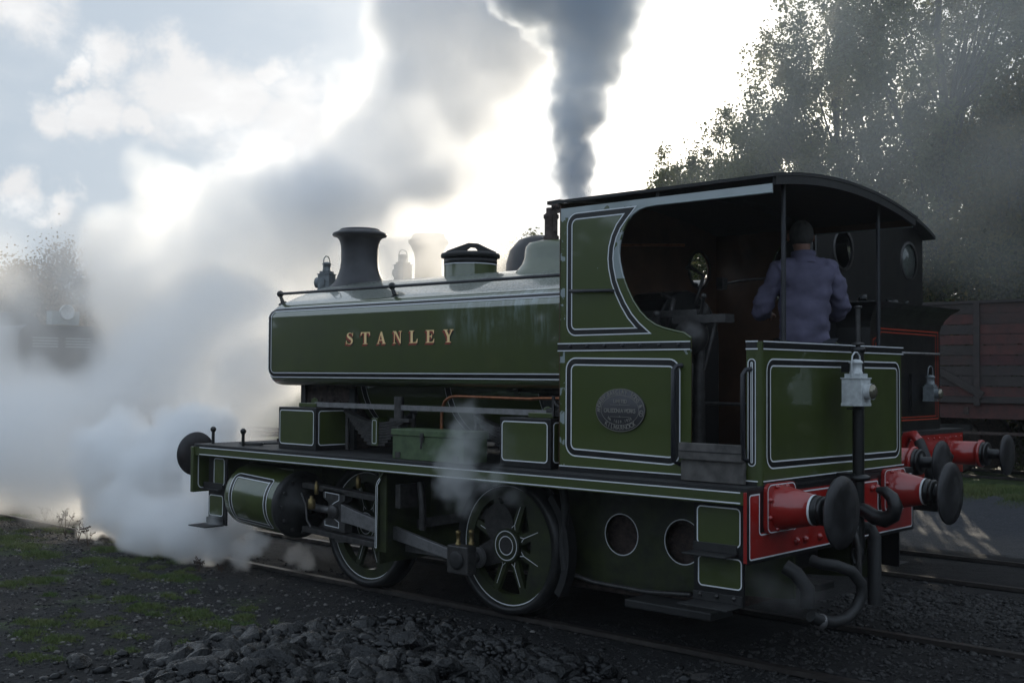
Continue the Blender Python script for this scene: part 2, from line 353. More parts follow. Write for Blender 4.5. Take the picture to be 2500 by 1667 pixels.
L1 = [(-1.225, 1.15), (-1.225, .735), (1.225, .735), (1.225, 1.15), (1.06, 1.15), (1.06, 1.12), (1.06, .90), (.62, .90), (.62, 1.13), (-.62, 1.13), (-.62, .885), (-1.105, .885), (-1.105, 1.15)]
bl.ribbon(rpoly(L1, [.02, .02, .02, .02, .0, .0, .03, .03, .02, .02, .03, .03, .0]), .010, P, .003, 0)
for sg in (-1, 1):
    bl.plate([[(sg * .63, .90), (sg * 1.09, .90), (sg * 1.09, 1.165), (sg * .63, 1.165)]], P, .001, .0016, 1)
bl.build('lining', ['white', 'black'], rb)
for y, z in ((-.62, .80), (-.50, .80), (.47, .80), (.56, .80), (.52, 1.08), (.60, 1.08), (-.5, 1.08), (-.58, 1.08), (.30, .8), (-.3, .8)):
    MB().lathe([(.028, 0), (.026, .012), (.016, .024), (0, .028)], (.002, y, z), (1, 0, 0), 14).build('rivet', 'red', rb)
# --- buffers
def buffer(x, y, z, d, red=True, r0=.15, r1=.098, hr=.235, ln=.27, collar=True, hx=.46, par=None, base=True):
    mcase = 'red' if red else 'black'
    b = MB()
    if base: b.plate([rpoly([(y - .19, z - .165), (y + .19, z - .165), (y + .19, z + .165), (y - .19, z + .165)], .05, 4)], pX(x, d), .003, .028, 0)
    b.lathe([(r0 + .0, .028), (r0 - .005, .06), (r1, ln), (r1 - .02, ln)], (x, y, z), (d, 0, 0), 32, 0)
    o = b.build('buffer', mcase, par)
    if base and red:
        P = pX(x + d * .028, d)
        line('lining', rpoly([(y - .18, z - .155), (y + .18, z - .155), (y + .18, z + .155), (y - .18, z + .155)], .045, 4), P, o, lw=.008)
        for a in range(8):
            t = PI / 8 + a * PI / 4; MB().lathe([(.017, 0), (.012, .016), (0, .02)], (x + d * .03, y + .168 * math.cos(t), z + .15 * math.sin(t)), (d, 0, 0), 10).build('bolt', mcase, o)
        MB().lathe([(r1 + .002, ln - .008), (r1 + .004, ln), (r1 + .002, ln + .008)], (x, y, z), (d, 0, 0), 32, 0).build('ring', 'white', o)
    MB().lathe([(r1 - .004, ln), (r1, ln + .015), (r1, ln + .03), (r1 - .012, ln + .035), (r1 - .012, ln + .05), (r1 - .002, ln + .055), (r1 - .004, ln + .075), (r1 - .025, ln + .08), (.055, ln + .085), (.055, hx - .03)], (x, y, z), (d, 0, 0), 28).build('shank', 'black', o)
    MB().lathe([(.05, hx - .035), (.10, hx - .025), (hr - .005, hx - .012), (hr, hx - .002), (hr - .004, hx + .008), (hr * .6, hx + .022), (0, hx + .028)], (x, y, z), (d, 0, 0), 40).build('buffer_head', 'bufhead', o)
    return o
for y in (-.8635, .8635):
    buffer(0, y, 1.05, 1, par=loco)
    buffer(XF - .03, y, 1.05, -1, par=loco, hx=.55, r0=.14, r1=.1, ln=.36, base=False)
# scuffed grease patch on the near rear buffer head is left to the noise of its paint
# --- drawhook, upright pipe, hoses
hk = MB()
hp = [(.03, 0, 1.02), (.12, 0, 1.02), (.20, .0, 1.0), (.275, .0, .96), (.345, .0, .95), (.405, .0, .985), (.425, .0, 1.05), (.40, 0, 1.11), (.345, 0, 1.15), (.29, 0, 1.155)]
hk.tube([(x, y, z - .03) for x, y, z in hp], [.045, .045, .05, .055, .058, .055, .052, .046, .038, .02], 12)
hk.box(.004, .03, -.13, .13, .90, 1.13)
hk.build('drawhook', 'black', loco)
for z0, o in ((.93, 0), (.80, 1), (.66, 0)):    # coupling chain links hanging from the hook
    pts = [(.13 + .02 * o + (.035 * math.cos(a) if o == 0 else 0), (.035 * math.cos(a) if o else 0) + .02, z0 + .085 * math.sin(a)) for a in [2 * PI * i / 16 for i in range(17)]]
    MB().tube(pts, .016, 8, caps=False).build('chain_link', 'black', loco)
sp = MB().tube([(.14, .02, .70), (.14, .02, 1.18), (.14, .02, 2.12)], .042, 16)
sp.lathe([(.05, 0), (.085, .01), (.085, .035), (.05, .05)], (.14, .02, 1.175), n=20); sp.lathe([(.045, 0), (.052, .01), (.052, .03), (.045, .04)], (.14, .02, 2.09), n=16)
sp.box(.0, .14, -.05, .09, 1.20, 1.23); sp.build('standpipe', 'black', loco)
MB().tube([(.14, .02, 2.13), (.14, .02, 2.42)], .018, 10).lathe([(.0, 0), (.045, .005), (.045, .02), (0, .03)], (.14, .02, 2.14), n=14).lathe([(0, 0), (.028, .0), (.028, .014), (0, .02)], (.14, .02, 2.41), n=12).build('brake_column', 'darksteel', loco)
MB().box(.03, .13, -.022, -.012, 1.95, 2.0).box(.16, .20, -.20, .0, 1.69, 1.70).box(.19, .198, -.12, -.06, 1.70, 1.85).build('lamp_bracket', 'black', loco)
def arc3(f, n): return [f(i / n) for i in range(n + 1)]
MB().tube([(.05, -.50, .66), (.12, -.50, .645), (.20, -.44, .635), (.26, -.33, .59), (.29, -.25, .50), (.29, -.24, .42), (.27, -.29, .33), (.24, -.38, .27), (.2, -.50, .26), (.16, -.62, .29), (.14, -.68, .32)], .040, 14).build('steam_heating_hose', 'rubber', loco)
MB().lathe([(.046, 0), (.052, .01), (.052, .045), (.046, .055)], (.175, -.56, .27), (-.5, -.85, .15), 16).build('hose_clip', 'steel', loco)
MB().tube([(.05, -.86, .66), (.12, -.84, .62), (.18, -.80, .52), (.18, -.80, .40)], .05, 12).build('brake_hose', 'rubber', loco)
MB().tube([(.04, -.12, .80), (.12, -.12, .84), (.17, -.10, .82), (.19, -.08, .72), (.19, -.08, .42)], .022, 10).build('vacuum_pipe', 'darksteel', loco)
MB().tube([(.04, .08, .82), (.20, .10, .84), (.22, .1, .78), (.22, .1, .30)], .048, 14).build('vacuum_hose', 'rubber', loco)
# --- main frames
holes = [circ(-1.505, .695, .158, 32), circ(-.935, .695, .165, 32)]
fr = [(XF + .02, 1.16), (XF + .02, .60), (-5.9, .46), (-4.9, .30), (-2.0, .30), (-1.3, .30), (-.9, .34), (-.03, .40), (-.03, 1.16)]
for sg in (-1, 1):
    f_ = MB().plate([fr[::-1]] + holes, pY(sg * .6, sg), -.028, 0).build('frame_plate', 'green_shade_grime', loco)
    for h in holes: line('lining', h, pY(sg * .6, sg), f_, lw=.008)
for x in (-6.3, -3.4, -.5): MB().box(x, x + .03, -.57, .57, .45, 1.1).build('frame_stretcher', 'blackmatt', loco)
MB().box(-2.15, -.62, -.5, .5, .22, 1.12).build('ashpan_blocker', 'rust', loco)  # oversized ashpan box, added to block light behind the frame holes
# --- wheels
AX = (-4.27, -2.51); AZ = .53; RIM = .495
def wheel(x, sg):
    P = lambda u, v, t: (x + u, sg * (.70 + t), AZ + v)
    dv = (0, sg, 0)
    rim = MB()
    nseg = 48
    rim.plate([circ(0, 0, RIM + .005, nseg), circ(0, 0, .40, nseg)], P, .03, .10)
    rim.plate([circ(0, 0, .14, 32)], P, .02, .125)
    for k in range(8):
        a = math.radians(22.5 + 45 * k); ca, sa = math.sin(a), math.cos(a)
        q = lambda r, w: [(ca * r - sa * w, sa * r + ca * w), (ca * r + sa * w, sa * r - ca * w)]
        i0, i1 = q(.13, .042); o0, o1 = q(.43, .030)
        rim.plate([[i0, i1, o1, o0]], P, .05, .088)
    # crescent counterweight on the +x side
    cw = [(.41 * math.cos(t), .41 * math.sin(t)) for t in np.linspace(-1.25, 1.25, 22)] + [(.215 + .03 * math.cos(t * 1.3), .17 * t) for t in np.linspace(1.9, -1.9, 10)]
    rim.plate([cw], P, .045, .0985)
    w_ = rim.build('wheel', 'green_shade_grime', loco)
    MB().lathe([(RIM, .02), (RIM, .135), (RIM + .06, .13), (RIM + .065, .02), (RIM + .065, .0), (RIM + .09, -.005), (RIM + .085, -.03), (RIM, -.03)], (x, sg * .70, AZ), dv, 56).build('tyre', 'tyre', w_)
    ln = MB()
    ln.ribbon(circ(0, 0, RIM - .012, nseg), .008, P, .1025, 0); ln.ribbon(circ(0, 0, .118, 32), .008, P, .128, 0); ln.ribbon(circ(0, 0, .075, 28), .008, P, .128, 0)
    for k in range(8):
        a = math.radians(22.5 + 45 * k); u_ = Vector((math.sin(a), math.cos(a))); v_ = Vector((u_.y, -u_.x))
        tt = .101 if (0 < a < PI) else .0905
        ln.ribbon([tuple(u_ * .185), tuple(u_ * .35)], .006, P, tt, 0, False)
        for e in (-1, 1): ln.ribbon([tuple(u_ * .15 + v_ * .02 * e), tuple(u_ * .185)], .006, P, tt, 0, False)
    ln.build('lining', 'white', w_)
    MB().plate([circ(0, 0, .07, 28)], P, .125, .1265).build('axle_end', 'darksteel', w_)
    ck = MB(); th = math.radians(247); cu, cv = .30 * math.sin(th), .30 * math.cos(th)
    n_ = Vector((-cv, cu)) / .30
    ck.plate([[tuple(Vector((0, 0)) + n_ * .12), tuple(Vector((cu, cv)) + n_ * .085), tuple(Vector((cu, cv)) * 1.22 + n_ * .03), tuple(Vector((cu, cv)) * 1.22 - n_ * .03), tuple(Vector((cu, cv)) - n_ * .085), tuple(-n_ * .12)]], P, .1, .122)
    ck.build('crank', 'darksteel', w_)
    return w_
CP = (math.sin(math.radians(247)) * .30, math.cos(math.radians(247)) * .30)
for x in AX:
    for sg in (-1, 1): wheel(x, sg)
    MB().cone((x, -.75, AZ), (x, .75, AZ), .075, .075, 20).build('axle', 'darksteel', loco)
# --- rods and motion (near and far side)
def rodplate(p, q, w0, w1, y0, y1, e0=.09, e1=.09):
    p = Vector(p); q = Vector(q); d = (q - p).normalized(); n_ = Vector((-d.y, d.x)); l = (q - p).length
    pl = []
    def cap(c, r, a0, a1, k=8): return [(c.x + r * math.cos(a0 + (a1 - a0) * i / k), c.y + r * math.sin(a0 + (a1 - a0) * i / k)) for i in range(k + 1)]
    a = math.atan2(d.y, d.x)
    pl += cap(p, e0, a + PI * .75, a + PI * 1.25) + [tuple(p + d * (e0 * 1.6) - n_ * w0 / 2), tuple(q - d * (e1 * 1.6) - n_ * w1 / 2)] + cap(q, e1, a - PI * .25 - .5, a + PI * .25 + .5) + [tuple(q - d * (e1 * 1.6) + n_ * w1 / 2), tuple(p + d * (e0 * 1.6) + n_ * w0 / 2)]
    return pl, (lambda u, v, t: (u, t, v)), y0, y1
for sg in (-1, 1):
    pl, P, y0, y1 = rodplate((AX[0] + CP[0], AZ + CP[1]), (AX[1] + CP[0], AZ + CP[1]), .085, .085, sg * .86, sg * .90)
    MB().plate([pl], P, y0, y1).build('coupling_rod', 'steel', loco, bevel=.003)
    pl, P, y0, y1 = rodplate((-4.36, .655), (AX[1] + CP[0] - .02, AZ + CP[1]), .13, .085, sg * 1.0, sg * 1.045, .12, .10)
    cr = MB().plate([pl], P, y0, y1).build('connecting_rod', 'steel', loco, bevel=.003)
    cx0, cz0 = AX[1] + CP[0], AZ + CP[1]
    MB().box(cx0 - .13, cx0 + .11, sg * 1.05 - .055, sg * 1.05 + .055, cz0 - .115, cz0 + .115).build('big_end', 'darksteel', loco, bevel=.012)
    MB().lathe([(.075, 0), (.078, .012), (.06, .02), (0, .02)], (cx0 - .01, sg * 1.105, cz0), (0, sg, 0), 20).build('crank_pin', 'blackmatt', loco)
    MB().cone((cx0, sg * .8, cz0), (cx0, sg * 1.09, cz0), .05, .05, 14).build('crank_axle', 'darksteel', loco)
    for dx in (-.05, .10): MB().lathe([(.024, 0), (.024, .02), (.017, .025), (.017, .085), (.022, .09), (.022, .115), (0, .125)], (cx0 + dx, sg * 1.05, cz0 + (.11 if dx < 0 else .13)), n=12).build('oil_cup', 'brass', loco)
    # cylinder, slightly inclined
    ax_ = Vector((1, 0, -.055)).normalized(); c0 = Vector((-5.93, sg * .955, .715)); R = .305
    cyl = MB().lathe([(R - .05, 0), (R - .01, .01), (R, .04), (R, .80), (R - .008, .815)], c0, ax_, 48)
    cyl.box(-5.85, -5.2, min(sg * .6, sg * .95), max(sg * .6, sg * .95), .50, 1.0)
    cyl = cyl.build('cylinder', 'green', loco)
    MB().lathe([(0, -.06), (.12, -.055), (.13, -.03), (.27, -.02), (.275, .008)], c0, ax_, 32).build('front_cover', 'black', cyl)
    MB().lathe([(R - .01, .815), (R + .012, .82), (R + .012, .875), (R - .02, .885), (.22, .89), (.21, .93), (.10, .94), (.09, 1.03), (.06, 1.035)], c0, ax_, 40).build('rear_cover', 'blackmatt', cyl)
    for k in range(12):
        a = 2 * PI * k / 12; MB().cone(c0 + ax_ * .885 + Vector((0, math.cos(a), math.sin(a))) * .255, c0 + ax_ * .915 + Vector((0, math.cos(a), math.sin(a))) * .255, .018, .018, 6).build('bolt', 'darksteel', cyl)
    # lining wrapped on the lagging: u along axis, v angle*R
    def PC(u, v, t, c0=c0, ax_=ax_, R=R, sg=sg):
        a = v / R; return tuple(c0 + ax_ * u + Vector((0, sg * math.cos(a), math.sin(a))) * (R + t) + Vector((ax_.z * -1, 0, 0)) * 0)
    for e, kind in ((0, 'b'),):
        path = dense(rpoly([(.13, -.235), (.70, -.235), (.70, .235), (.13, .235)], [.045, .01, .01, .045]), .03)
        lining('lining', path, .045, PC, cyl, lw=.010)
    # piston rod, slide bars, crosshead
    MB().cone(c0 + ax_ * 1.0, (-4.45, sg * .98, .655), .035, .035, 14).build('piston_rod', 'steel', loco)
    MB().bar((-4.93, sg * 1.0, .872), (-3.66, sg * 1.0, .812), .10, .05).build('slide_bar', 'darksteel', loco, bevel=.004)
    MB().bar((-4.93, sg * 1.0, .462), (-3.66, sg * 1.0, .402), .10, .05).build('slide_bar', 'darksteel', loco, bevel=.004)
    xh = MB().plate([[(-4.62, .50), (-4.30, .48), (-4.30, .56), (-4.36, .58), (-4.36, .74), (-4.30, .77), (-4.30, .84), (-4.62, .86), (-4.62, .78), (-4.54, .74), (-4.54, .60), (-4.62, .57)]], lambda u, v, t: (u, sg * (.96 + t), v), 0, .09).build('crosshead', 'darksteel', loco, bevel=.006)
    line('lining', [(-4.60, .78), (-4.60, .83), (-4.40, .82), (-4.40, .77), (-4.47, .74), (-4.50, .72), (-4.50, .63), (-4.47, .60), (-4.40, .57), (-4.40, .52), (-4.60, .53), (-4.60, .57)], lambda u, v, t: (u + .02, sg * (1.05 + t), v), xh, lw=.007, closed=False)
    MB().lathe([(.062, 0), (.065, .03), (.055, .04), (0, .042)], (-4.44, sg * 1.05, .665), (0, sg, 0), 20).build('gudgeon_pin', 'darksteel', xh)
    for x, z, s_ in ((-4.77, .66, 1.3), (-4.70, .80, .7), (-4.1, .90, .8)):
        MB().lathe([(.022 * s_, 0), (.028 * s_, .01), (.028 * s_, .09), (.015 * s_, .1), (.015 * s_, .12), (0, .125)], (x, sg * 1.06, z), n=12).build('oil_cup', 'brass', loco)
    MB().tube([(-4.9, sg * 1.08, .80), (-4.82, sg * 1.09, .70), (-4.80, sg * 1.09, .56), (-4.74, sg * 1.09, .50)], .012, 8).build('drain_pipe', 'darksteel', loco)
    # motion bracket with bent lined edge
    mb = MB().box(-3.66, -3.645, min(sg * .6, sg * 1.2), max(sg * .6, sg * 1.2), .30, 1.09)
    mb.plate([[(-3.66, .40), (-3.56, .40), (-3.56, 1.08), (-3.56, 1.10), (-3.66, .99)]], lambda u, v, t: (u, sg * (1.18 + t), v), 0, .02)
    mb.plate([[(.40, 0), (.98, 0), (1.085, .09), (1.085, .11), (.975, .015), (.40, .015)]], lambda u, v, t: (-3.66 + v, sg * (1.205 + t * 1.0), u), 0, .035)
    mb = mb.build('motion_bracket', 'green_shade_grime', loco)
    line('lining', [(-3.652, .44), (-3.646, .96), (-3.63, 1.0), (-3.60, 1.03), (-3.592, 1.02), (-3.628, .97), (-3.634, .44)], lambda u, v, t: (u, sg * (1.24 + t), v), mb, lw=.006)
    MB().box(-3.50, -3.44, min(sg * .95, sg * 1.15), max(sg * .95, sg * 1.15), .78, .98).tube([(-3.35, sg * 1.0, 1.0), (-3.3, sg * 1.02, .8), (-3.32, sg * 1.0, .6)], .03).build('valve_gear', 'darksteel', loco)
    MB().bar((-3.9, sg * .75, .55), (-2.6, sg * .75, .80), .03, .08).cone((-2.62, sg * .66, .70), (-2.62, sg * .80, .70), .16, .16, 24).build('eccentric_rod', 'darksteel', loco)
    MB().tube([(-1.93, sg * .80, 1.06), (-1.90, sg * .80, .9), (-1.93, sg * .80, .62), (-1.90, sg * .80, .40)], .035, 10).build('sand_pipe', 'blackmatt', loco)
    bs = MB(); th = np.linspace(-.55, .75, 14)
    bs.plate([[(AX[1] + .60 * math.cos(t), AZ + .60 * math.sin(t)) for t in th] + [(AX[1] + .66 * math.cos(t), AZ + .66 * math.sin(t)) for t in th[::-1]]], lambda u, v, t: (u, sg * (.72 + t), v), 0, .10)
    bs.build('brake_block', 'blackmatt', loco)
    # piping beside the firebox
    MB().tube([(-2.0, sg * .70, .37), (-1.7, sg * .70, .32), (-1.2, sg * .70, .31), (-.8, sg * .7, .34)], .018, 8).build('injector_pipe', 'darksteel', loco)
    MB().box(-1.25, -.50, min(sg * .62, sg * .9), max(sg * .62, sg * .9), .22, .28).build('brake_rod', 'blackmatt', loco, bevel=.01)
# --- smokebox, saddle, boiler
MB().cone((-5.45, 0, 1.93), (-4.72, 0, 1.93), .62, .62, 40).box(-5.45, -4.72, -.62, .62, 1.2, 1.93).build('smokebox', 'rust', loco)
for x in (-5.3, -5.2, -5.1, -5.0, -4.9, -4.8): MB().lathe([(.02, 0), (.016, .01), (0, .015)], (x, -.622, 1.66), (0, -1, 0), 10).build('bolt', 'rust', loco)
MB().cone((-5.50, 0, 1.93), (-5.45, 0, 1.93), .58, .62, 40).box(-5.6, -5.44, -.12, .12, 1.22, 1.35).build('smokebox_door', 'blackmatt', loco)
MB().box(-5.49, -5.42, -.655, -.625, 1.45, 1.80).box(-4.74, -4.66, -.65, -.62, 1.2, 1.78).build('saddle_flange', 'blackmatt', loco)
bo = MB().cone((-4.72, 0, 1.93), (-1.73, 0, 1.93), .60, .60, 48).build('boiler', 'green', loco)
for x in (-4.60, -3.45, -2.35):
    lining('boiler_band', [(x, -2.2), (x, 2.2)], .07, lambda u, v, t: (u, -(.602 + t) * math.cos(v), 1.93 + (.602 + t) * math.sin(v)), bo, closed=False, lw=.008) if False else None
    pth = dense([(x, -1.8), (x, .4)], .08, False)
    b_ = MB(); P = lambda u, v, t: (u, -(.602 + t) * math.cos(v), 1.93 + (.602 + t) * math.sin(v))
    b_.ribbon(pth, .06, P, .001, 1, False); b_.ribbon([(p[0] - .035, p[1]) for p in pth], .007, P, .003, 0, False); b_.ribbon([(p[0] + .035, p[1]) for p in pth], .007, P, .003, 0, False)
    b_.build('boiler_band', ['white', 'black'], bo)
MB().box(-2.3, -1.75, -.62, .62, 1.2, 1.9).build('firebox', 'blackmatt', loco)
# --- saddle tank: profile (y, z) from inner bottom edge over the top
TW = 1.0
half = [(-.66, 1.80), (-.86, 1.805), (-.925, 1.82), (-.968, 1.85), (-.992, 1.89), (-TW, 1.94), (-TW, 1.955), (-TW, 2.465), (-TW, 2.475), (-.986, 2.513), (-.958, 2.548), (-.915, 2.583), (-.87, 2.607), (-.80, 2.635), (-.68, 2.685), (-.52, 2.745), (-.35, 2.80), (-.18, 2.845), (0, 2.862)]
prof = half + [(-y, z) for y, z in half[-2::-1]]
X0, X1 = -5.60, -1.735
tank = MB()
k = len(prof)
def sec(x, ins): # inset profile for the rounded front edge
    return [(x, y * (1 - ins / 1.0) if abs(y) > .5 else y, z - (z - 2.25) * ins / .6 * .55) for y, z in prof]
secs = [sec(X0, .075), sec(X0 + .012, .04), sec(X0 + .035, .018), sec(X0 + .07, .004), sec(X0 + .10, 0), sec(X1, 0)]
vs = [p for s_ in secs for p in s_]
fs = [(j * k + i, j * k + i + 1, (j + 1) * k + i + 1, (j + 1) * k + i) for j in range(len(secs) - 1) for i in range(k - 1)]
topi = range(12, k - 13)
for f_ in fs:
    i = f_[0] % k
    o_ = len(tank.f)
tank.v = [tuple(p) for p in vs]
for f_ in fs:
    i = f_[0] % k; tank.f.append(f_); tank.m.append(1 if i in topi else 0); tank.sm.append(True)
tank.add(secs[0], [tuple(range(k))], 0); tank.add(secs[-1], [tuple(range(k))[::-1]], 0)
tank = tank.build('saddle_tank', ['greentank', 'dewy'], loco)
# surface map for lining: u = x, s = arc length up the near side (s = z on the flat)
arcp = [(-.992, 1.89), (-TW, 1.94), (-TW, 2.475), (-.986, 2.513), (-.958, 2.548), (-.915, 2.583)]
arcs = [1.885]
for i in range(1, len(arcp)): arcs.append(arcs[-1] + math.dist(arcp[i - 1], arcp[i]))
off0 = 1.94 - arcs[1]; arcs = [a + off0 for a in arcs]
def PT(u, s_, t, sg=-1):
    for i in range(len(arcs) - 1):
        if s_ <= arcs[i + 1] or i == len(arcs) - 2:
            f_ = (s_ - arcs[i]) / (arcs[i + 1] - arcs[i]); y = arcp[i][0] + (arcp[i + 1][0] - arcp[i][0]) * f_; z = arcp[i][1] + (arcp[i + 1][1] - arcp[i][1]) * f_
            dy, dz = arcp[i + 1][0] - arcp[i][0], arcp[i + 1][1] - arcp[i][1]; l = math.hypot(dy, dz)
            return (u, (y - dz / l * t) * (-sg), z + dy / l * t)
for sg in (-1, 1):
    pth = dense(rpoly([(-5.535, 1.905), (X1 + .005, 1.905), (X1 + .005, 2.548), (-5.535, 2.548)], [.07, .0, .0, .075]), .03)
    pth = [p for p in pth]
    # open toward the cab: start at bottom rear, go round the front, end at top rear
    i0 = min(range(len(pth)), key=lambda i: (abs(pth[i][0] - X1 - .005) + abs(pth[i][1] - 2.548)))
    seq = pth[i0:] + pth[:i0]
    seq = [p for p in seq if not (p[0] > X1 - .02 and 1.93 < p[1] < 2.52)]
    P = (lambda u, v, t: PT(u, v, t)) if sg < 0 else (lambda u, v, t: (lambda q: (q[0], -q[1], q[2]))(PT(u, v, t)))
    lining('lining', seq, .042, P, tank, t=.001, closed=False, lw=.009)
# letters
G = {
 'T': [[(0, 1), (.8, 1), (.82, .70), (.77, .70), (.70, .90), (.50, .93), (.50, .07), (.62, .04), (.62, 0), (.18, 0), (.18, .04), (.30, .07), (.30, .93), (.10, .90), (.03, .70), (-.02, .70)]],
 'L': [[(0, 1), (.44, 1), (.44, .96), (.32, .93), (.32, .06), (.58, .09), (.68, .34), (.73, .34), (.70, 0), (0, 0), (0, .04), (.12, .07), (.12, .93), (0, .96)]],
 'E': [[(0, 1), (.70, 1), (.70, .70), (.66, .70), (.58, .92), (.32, .94), (.32, .54), (.46, .56), (.50, .68), (.54, .68), (.54, .34), (.50, .34), (.46, .46), (.32, .48), (.32, .06), (.60, .08), (.68, .32), (.73, .32), (.71, 0), (0, 0), (0, .04), (.12, .07), (.12, .93), (0, .96)]],
 'N': [[(0, 1), (.30, 1), (.68, .30), (.68, .94), (.56, .96), (.56, 1), (.86, 1), (.86, .96), (.75, .94), (.75, 0), (.68, 0), (.19, .85), (.19, .06), (.31, .04), (.31, 0), (0, 0), (0, .04), (.12, .06), (.12, .92), (0, .96)]],
 'Y': [[(0, 1), (.38, 1), (.38, .96), (.28, .94), (.47, .55), (.63, .94), (.53, .96), (.53, 1), (.84, 1), (.84, .96), (.74, .94), (.52, .45), (.52, .06), (.64, .04), (.64, 0), (.20, 0), (.20, .04), (.32, .06), (.32, .44), (.10, .94), (0, .96)]],
 'A': [[(.38, 1), (.50, 1), (.80, .06), (.88, .04), (.88, 0), (.50, 0), (.50, .04), (.58, .06), (.53, .25), (.24, .25), (.18, .06), (.28, .04), (.28, 0), (0, 0), (0, .04), (.09, .06)], [(.27, .33), (.50, .33), (.39, .72)]],
}
cl = [(.62, .80), (.55, .91), (.44, .96), (.31, .965), (.19, .89), (.14, .77), (.19, .66), (.31, .575), (.44, .49), (.55, .40), (.59, .27), (.55, .13), (.43, .045), (.29, .03), (.16, .07), (.06, .20)]
wv = [.02, .035, .045, .06, .12, .16, .19, .21, .21, .20, .17, .13, .07, .05, .04, .02]
le, ri = [], []
for i, p in enumerate(cl):
    a = Vector(cl[max(0, i - 1)]); b = Vector(cl[min(len(cl) - 1, i + 1)]); d = (b - a).normalized(); n_ = Vector((-d.y, d.x)) * wv[i] / 2
    le.append((p[0] + n_.x, p[1] + n_.y)); ri.append((p[0] - n_.x, p[1] - n_.y))
G['S'] = [le + ri[::-1]]
LETTERS = [('S', -4.357, .10, .70), ('T', -4.149, .125, .80), ('A', -3.929, .122, .88), ('N', -3.715, .12, .86), ('L', -3.502, .108, .73), ('E', -3.295, .108, .73), ('Y', -3.078, .125, .84)]
for ch, x0, w_, uw in LETTERS:
    b = MB(); H = .108; sx = w_ / uw
    extra = []
    if ch == 'S': extra = [[[(.62, .70), (.68, .70), (.68, 1.0), (.63, .98)]], [[(.0, .0), (.06, .03), (.06, .32), (.0, .32)]]]
    for loops in [G[ch]] + extra:
        tt = .0052 if loops is G[ch] else .0058
        for dx, dz, t, mi in ([(-.0035 * j, -.0035 * j, tt - .0004 * j - .0008, 1) for j in range(1, 6)] + [(.006, -.016, .0012, 2), (0, 0, tt, 0)]):
            b.plate([[(x0 + u * sx + dx, 2.187 + v * H + dz) for u, v in l] for l in loops], pY(-TW), t, t + .0003, mi, sides=False)
    b.build('letter', ['gold', 'redshade', 'black'], tank, label='gold serif letter %s shaded in red' % ch)
# handrail along the tank
for sg in (-1, 1):
    pts = [(-5.63, sg * .84, 2.712), (-1.75, sg * .84, 2.702)]
    hr = MB().cone(pts[0], pts[1], .014, .014, 12).build('handrail', 'chim', loco)
    for x in (-5.60, -3.92, -1.80):
        kb = MB().sphere((x, sg * .84, 2.711), .034); kb.cone((x, sg * .84, 2.70), (x + .03, sg * .83, 2.63), .015, .02, 10); kb.lathe([(.045, 0), (.04, .012), (.02, .016)], (x + .03, sg * .83, 2.612), (0, sg * .5, 1), 14)
        kb.build('handrail_knob', 'black', hr)
# chimney
MB().lathe([(.42, -.14), (.36, -.05), (.30, 0), (.265, .03), (.238, .075), (.215, .13), (.20, .19), (.192, .26), (.193, .38), (.20, .44), (.215, .48), (.24, .505), (.275, .515), (.285, .53), (.275, .548), (.245, .56), (.21, .575), (.205, .588), (.195, .592), (.16, .59), (.15, .50)], (-5.385, 0, 2.83), n=56).build('chimney', 'chim', loco)
# filler
FO = (-3.76, 0, 2.85)
fl = MB().lathe([(.26, -.12), (.25, 0), (.25, .165)], FO, n=48).build('water_filler', 'green', loco)
MB().lathe([(.2515, .10), (.252, .10), (.252, .165), (.2515, .165)], FO, n=48).build('black_band', 'black', fl)
MB().lathe([(.254, .095), (.2545, .095), (.2545, .103), (.254, .103)], FO, n=48).build('lining', 'white', fl)
MB().lathe([(.25, .165), (.278, .168), (.281, .19), (.275, .205), (.24, .214), (.0, .23)], FO, n=48).build('lid', 'blackmatt', fl)
MB().plate([[(-.25, .205), (.25, .205), (.24, .225), (.07, .305), (-.02, .31), (-.22, .235)], [(-.04, .235), (.07, .235), (.045, .265), (.0, .27)]], lambda u, v, t: (-3.76 + u * .735 + t * .68, u * .68 - t * .735, 2.85 + v), -.03, .03).build('lid_handle', 'blackmatt', fl, bevel=.006)
# dome
MB().lathe([(.44, -.14), (.41, -.05), (.365, .0), (.325, .05), (.305, .10), (.30, .17), (.292, .205), (.265, .235), (.19, .252), (0, .258)], (-2.66, 0, 2.84), n=56).build('dome', 'green', loco)
# safety valves, whistle, pipes in front of the cab
sv = MB()
sv.lathe([(.07, 0), (.07, .05), (.058, .06), (.058, .20), (.068, .21), (.068, .24), (.045, .25), (.045, .30)], (-2.72, -.04, 3.09), n=20)
sv.lathe([(.06, 0), (.06, .25), (.07, .255), (.07, .285), (.05, .285)], (-2.58, .05, 3.09), n=20)
sv.tube([(-2.60, .0, 3.35), (-2.62, .0, 3.39), (-2.66, .0, 3.41), (-2.70, .0, 3.40)], .035, 12)
sv.lathe([(.018, 0), (.02, .2), (.035, .21), (.035, .24), (0, .25)], (-2.63, -.09, 3.17), n=14)
sv.bar((-2.76, -.06, 3.33), (-2.55, -.1, 3.35), .02, .03).bar((-2.73, -.06, 3.43), (-2.58, -.06, 3.435), .05, .03)
sv.build('safety_valve', 'rust', loco)
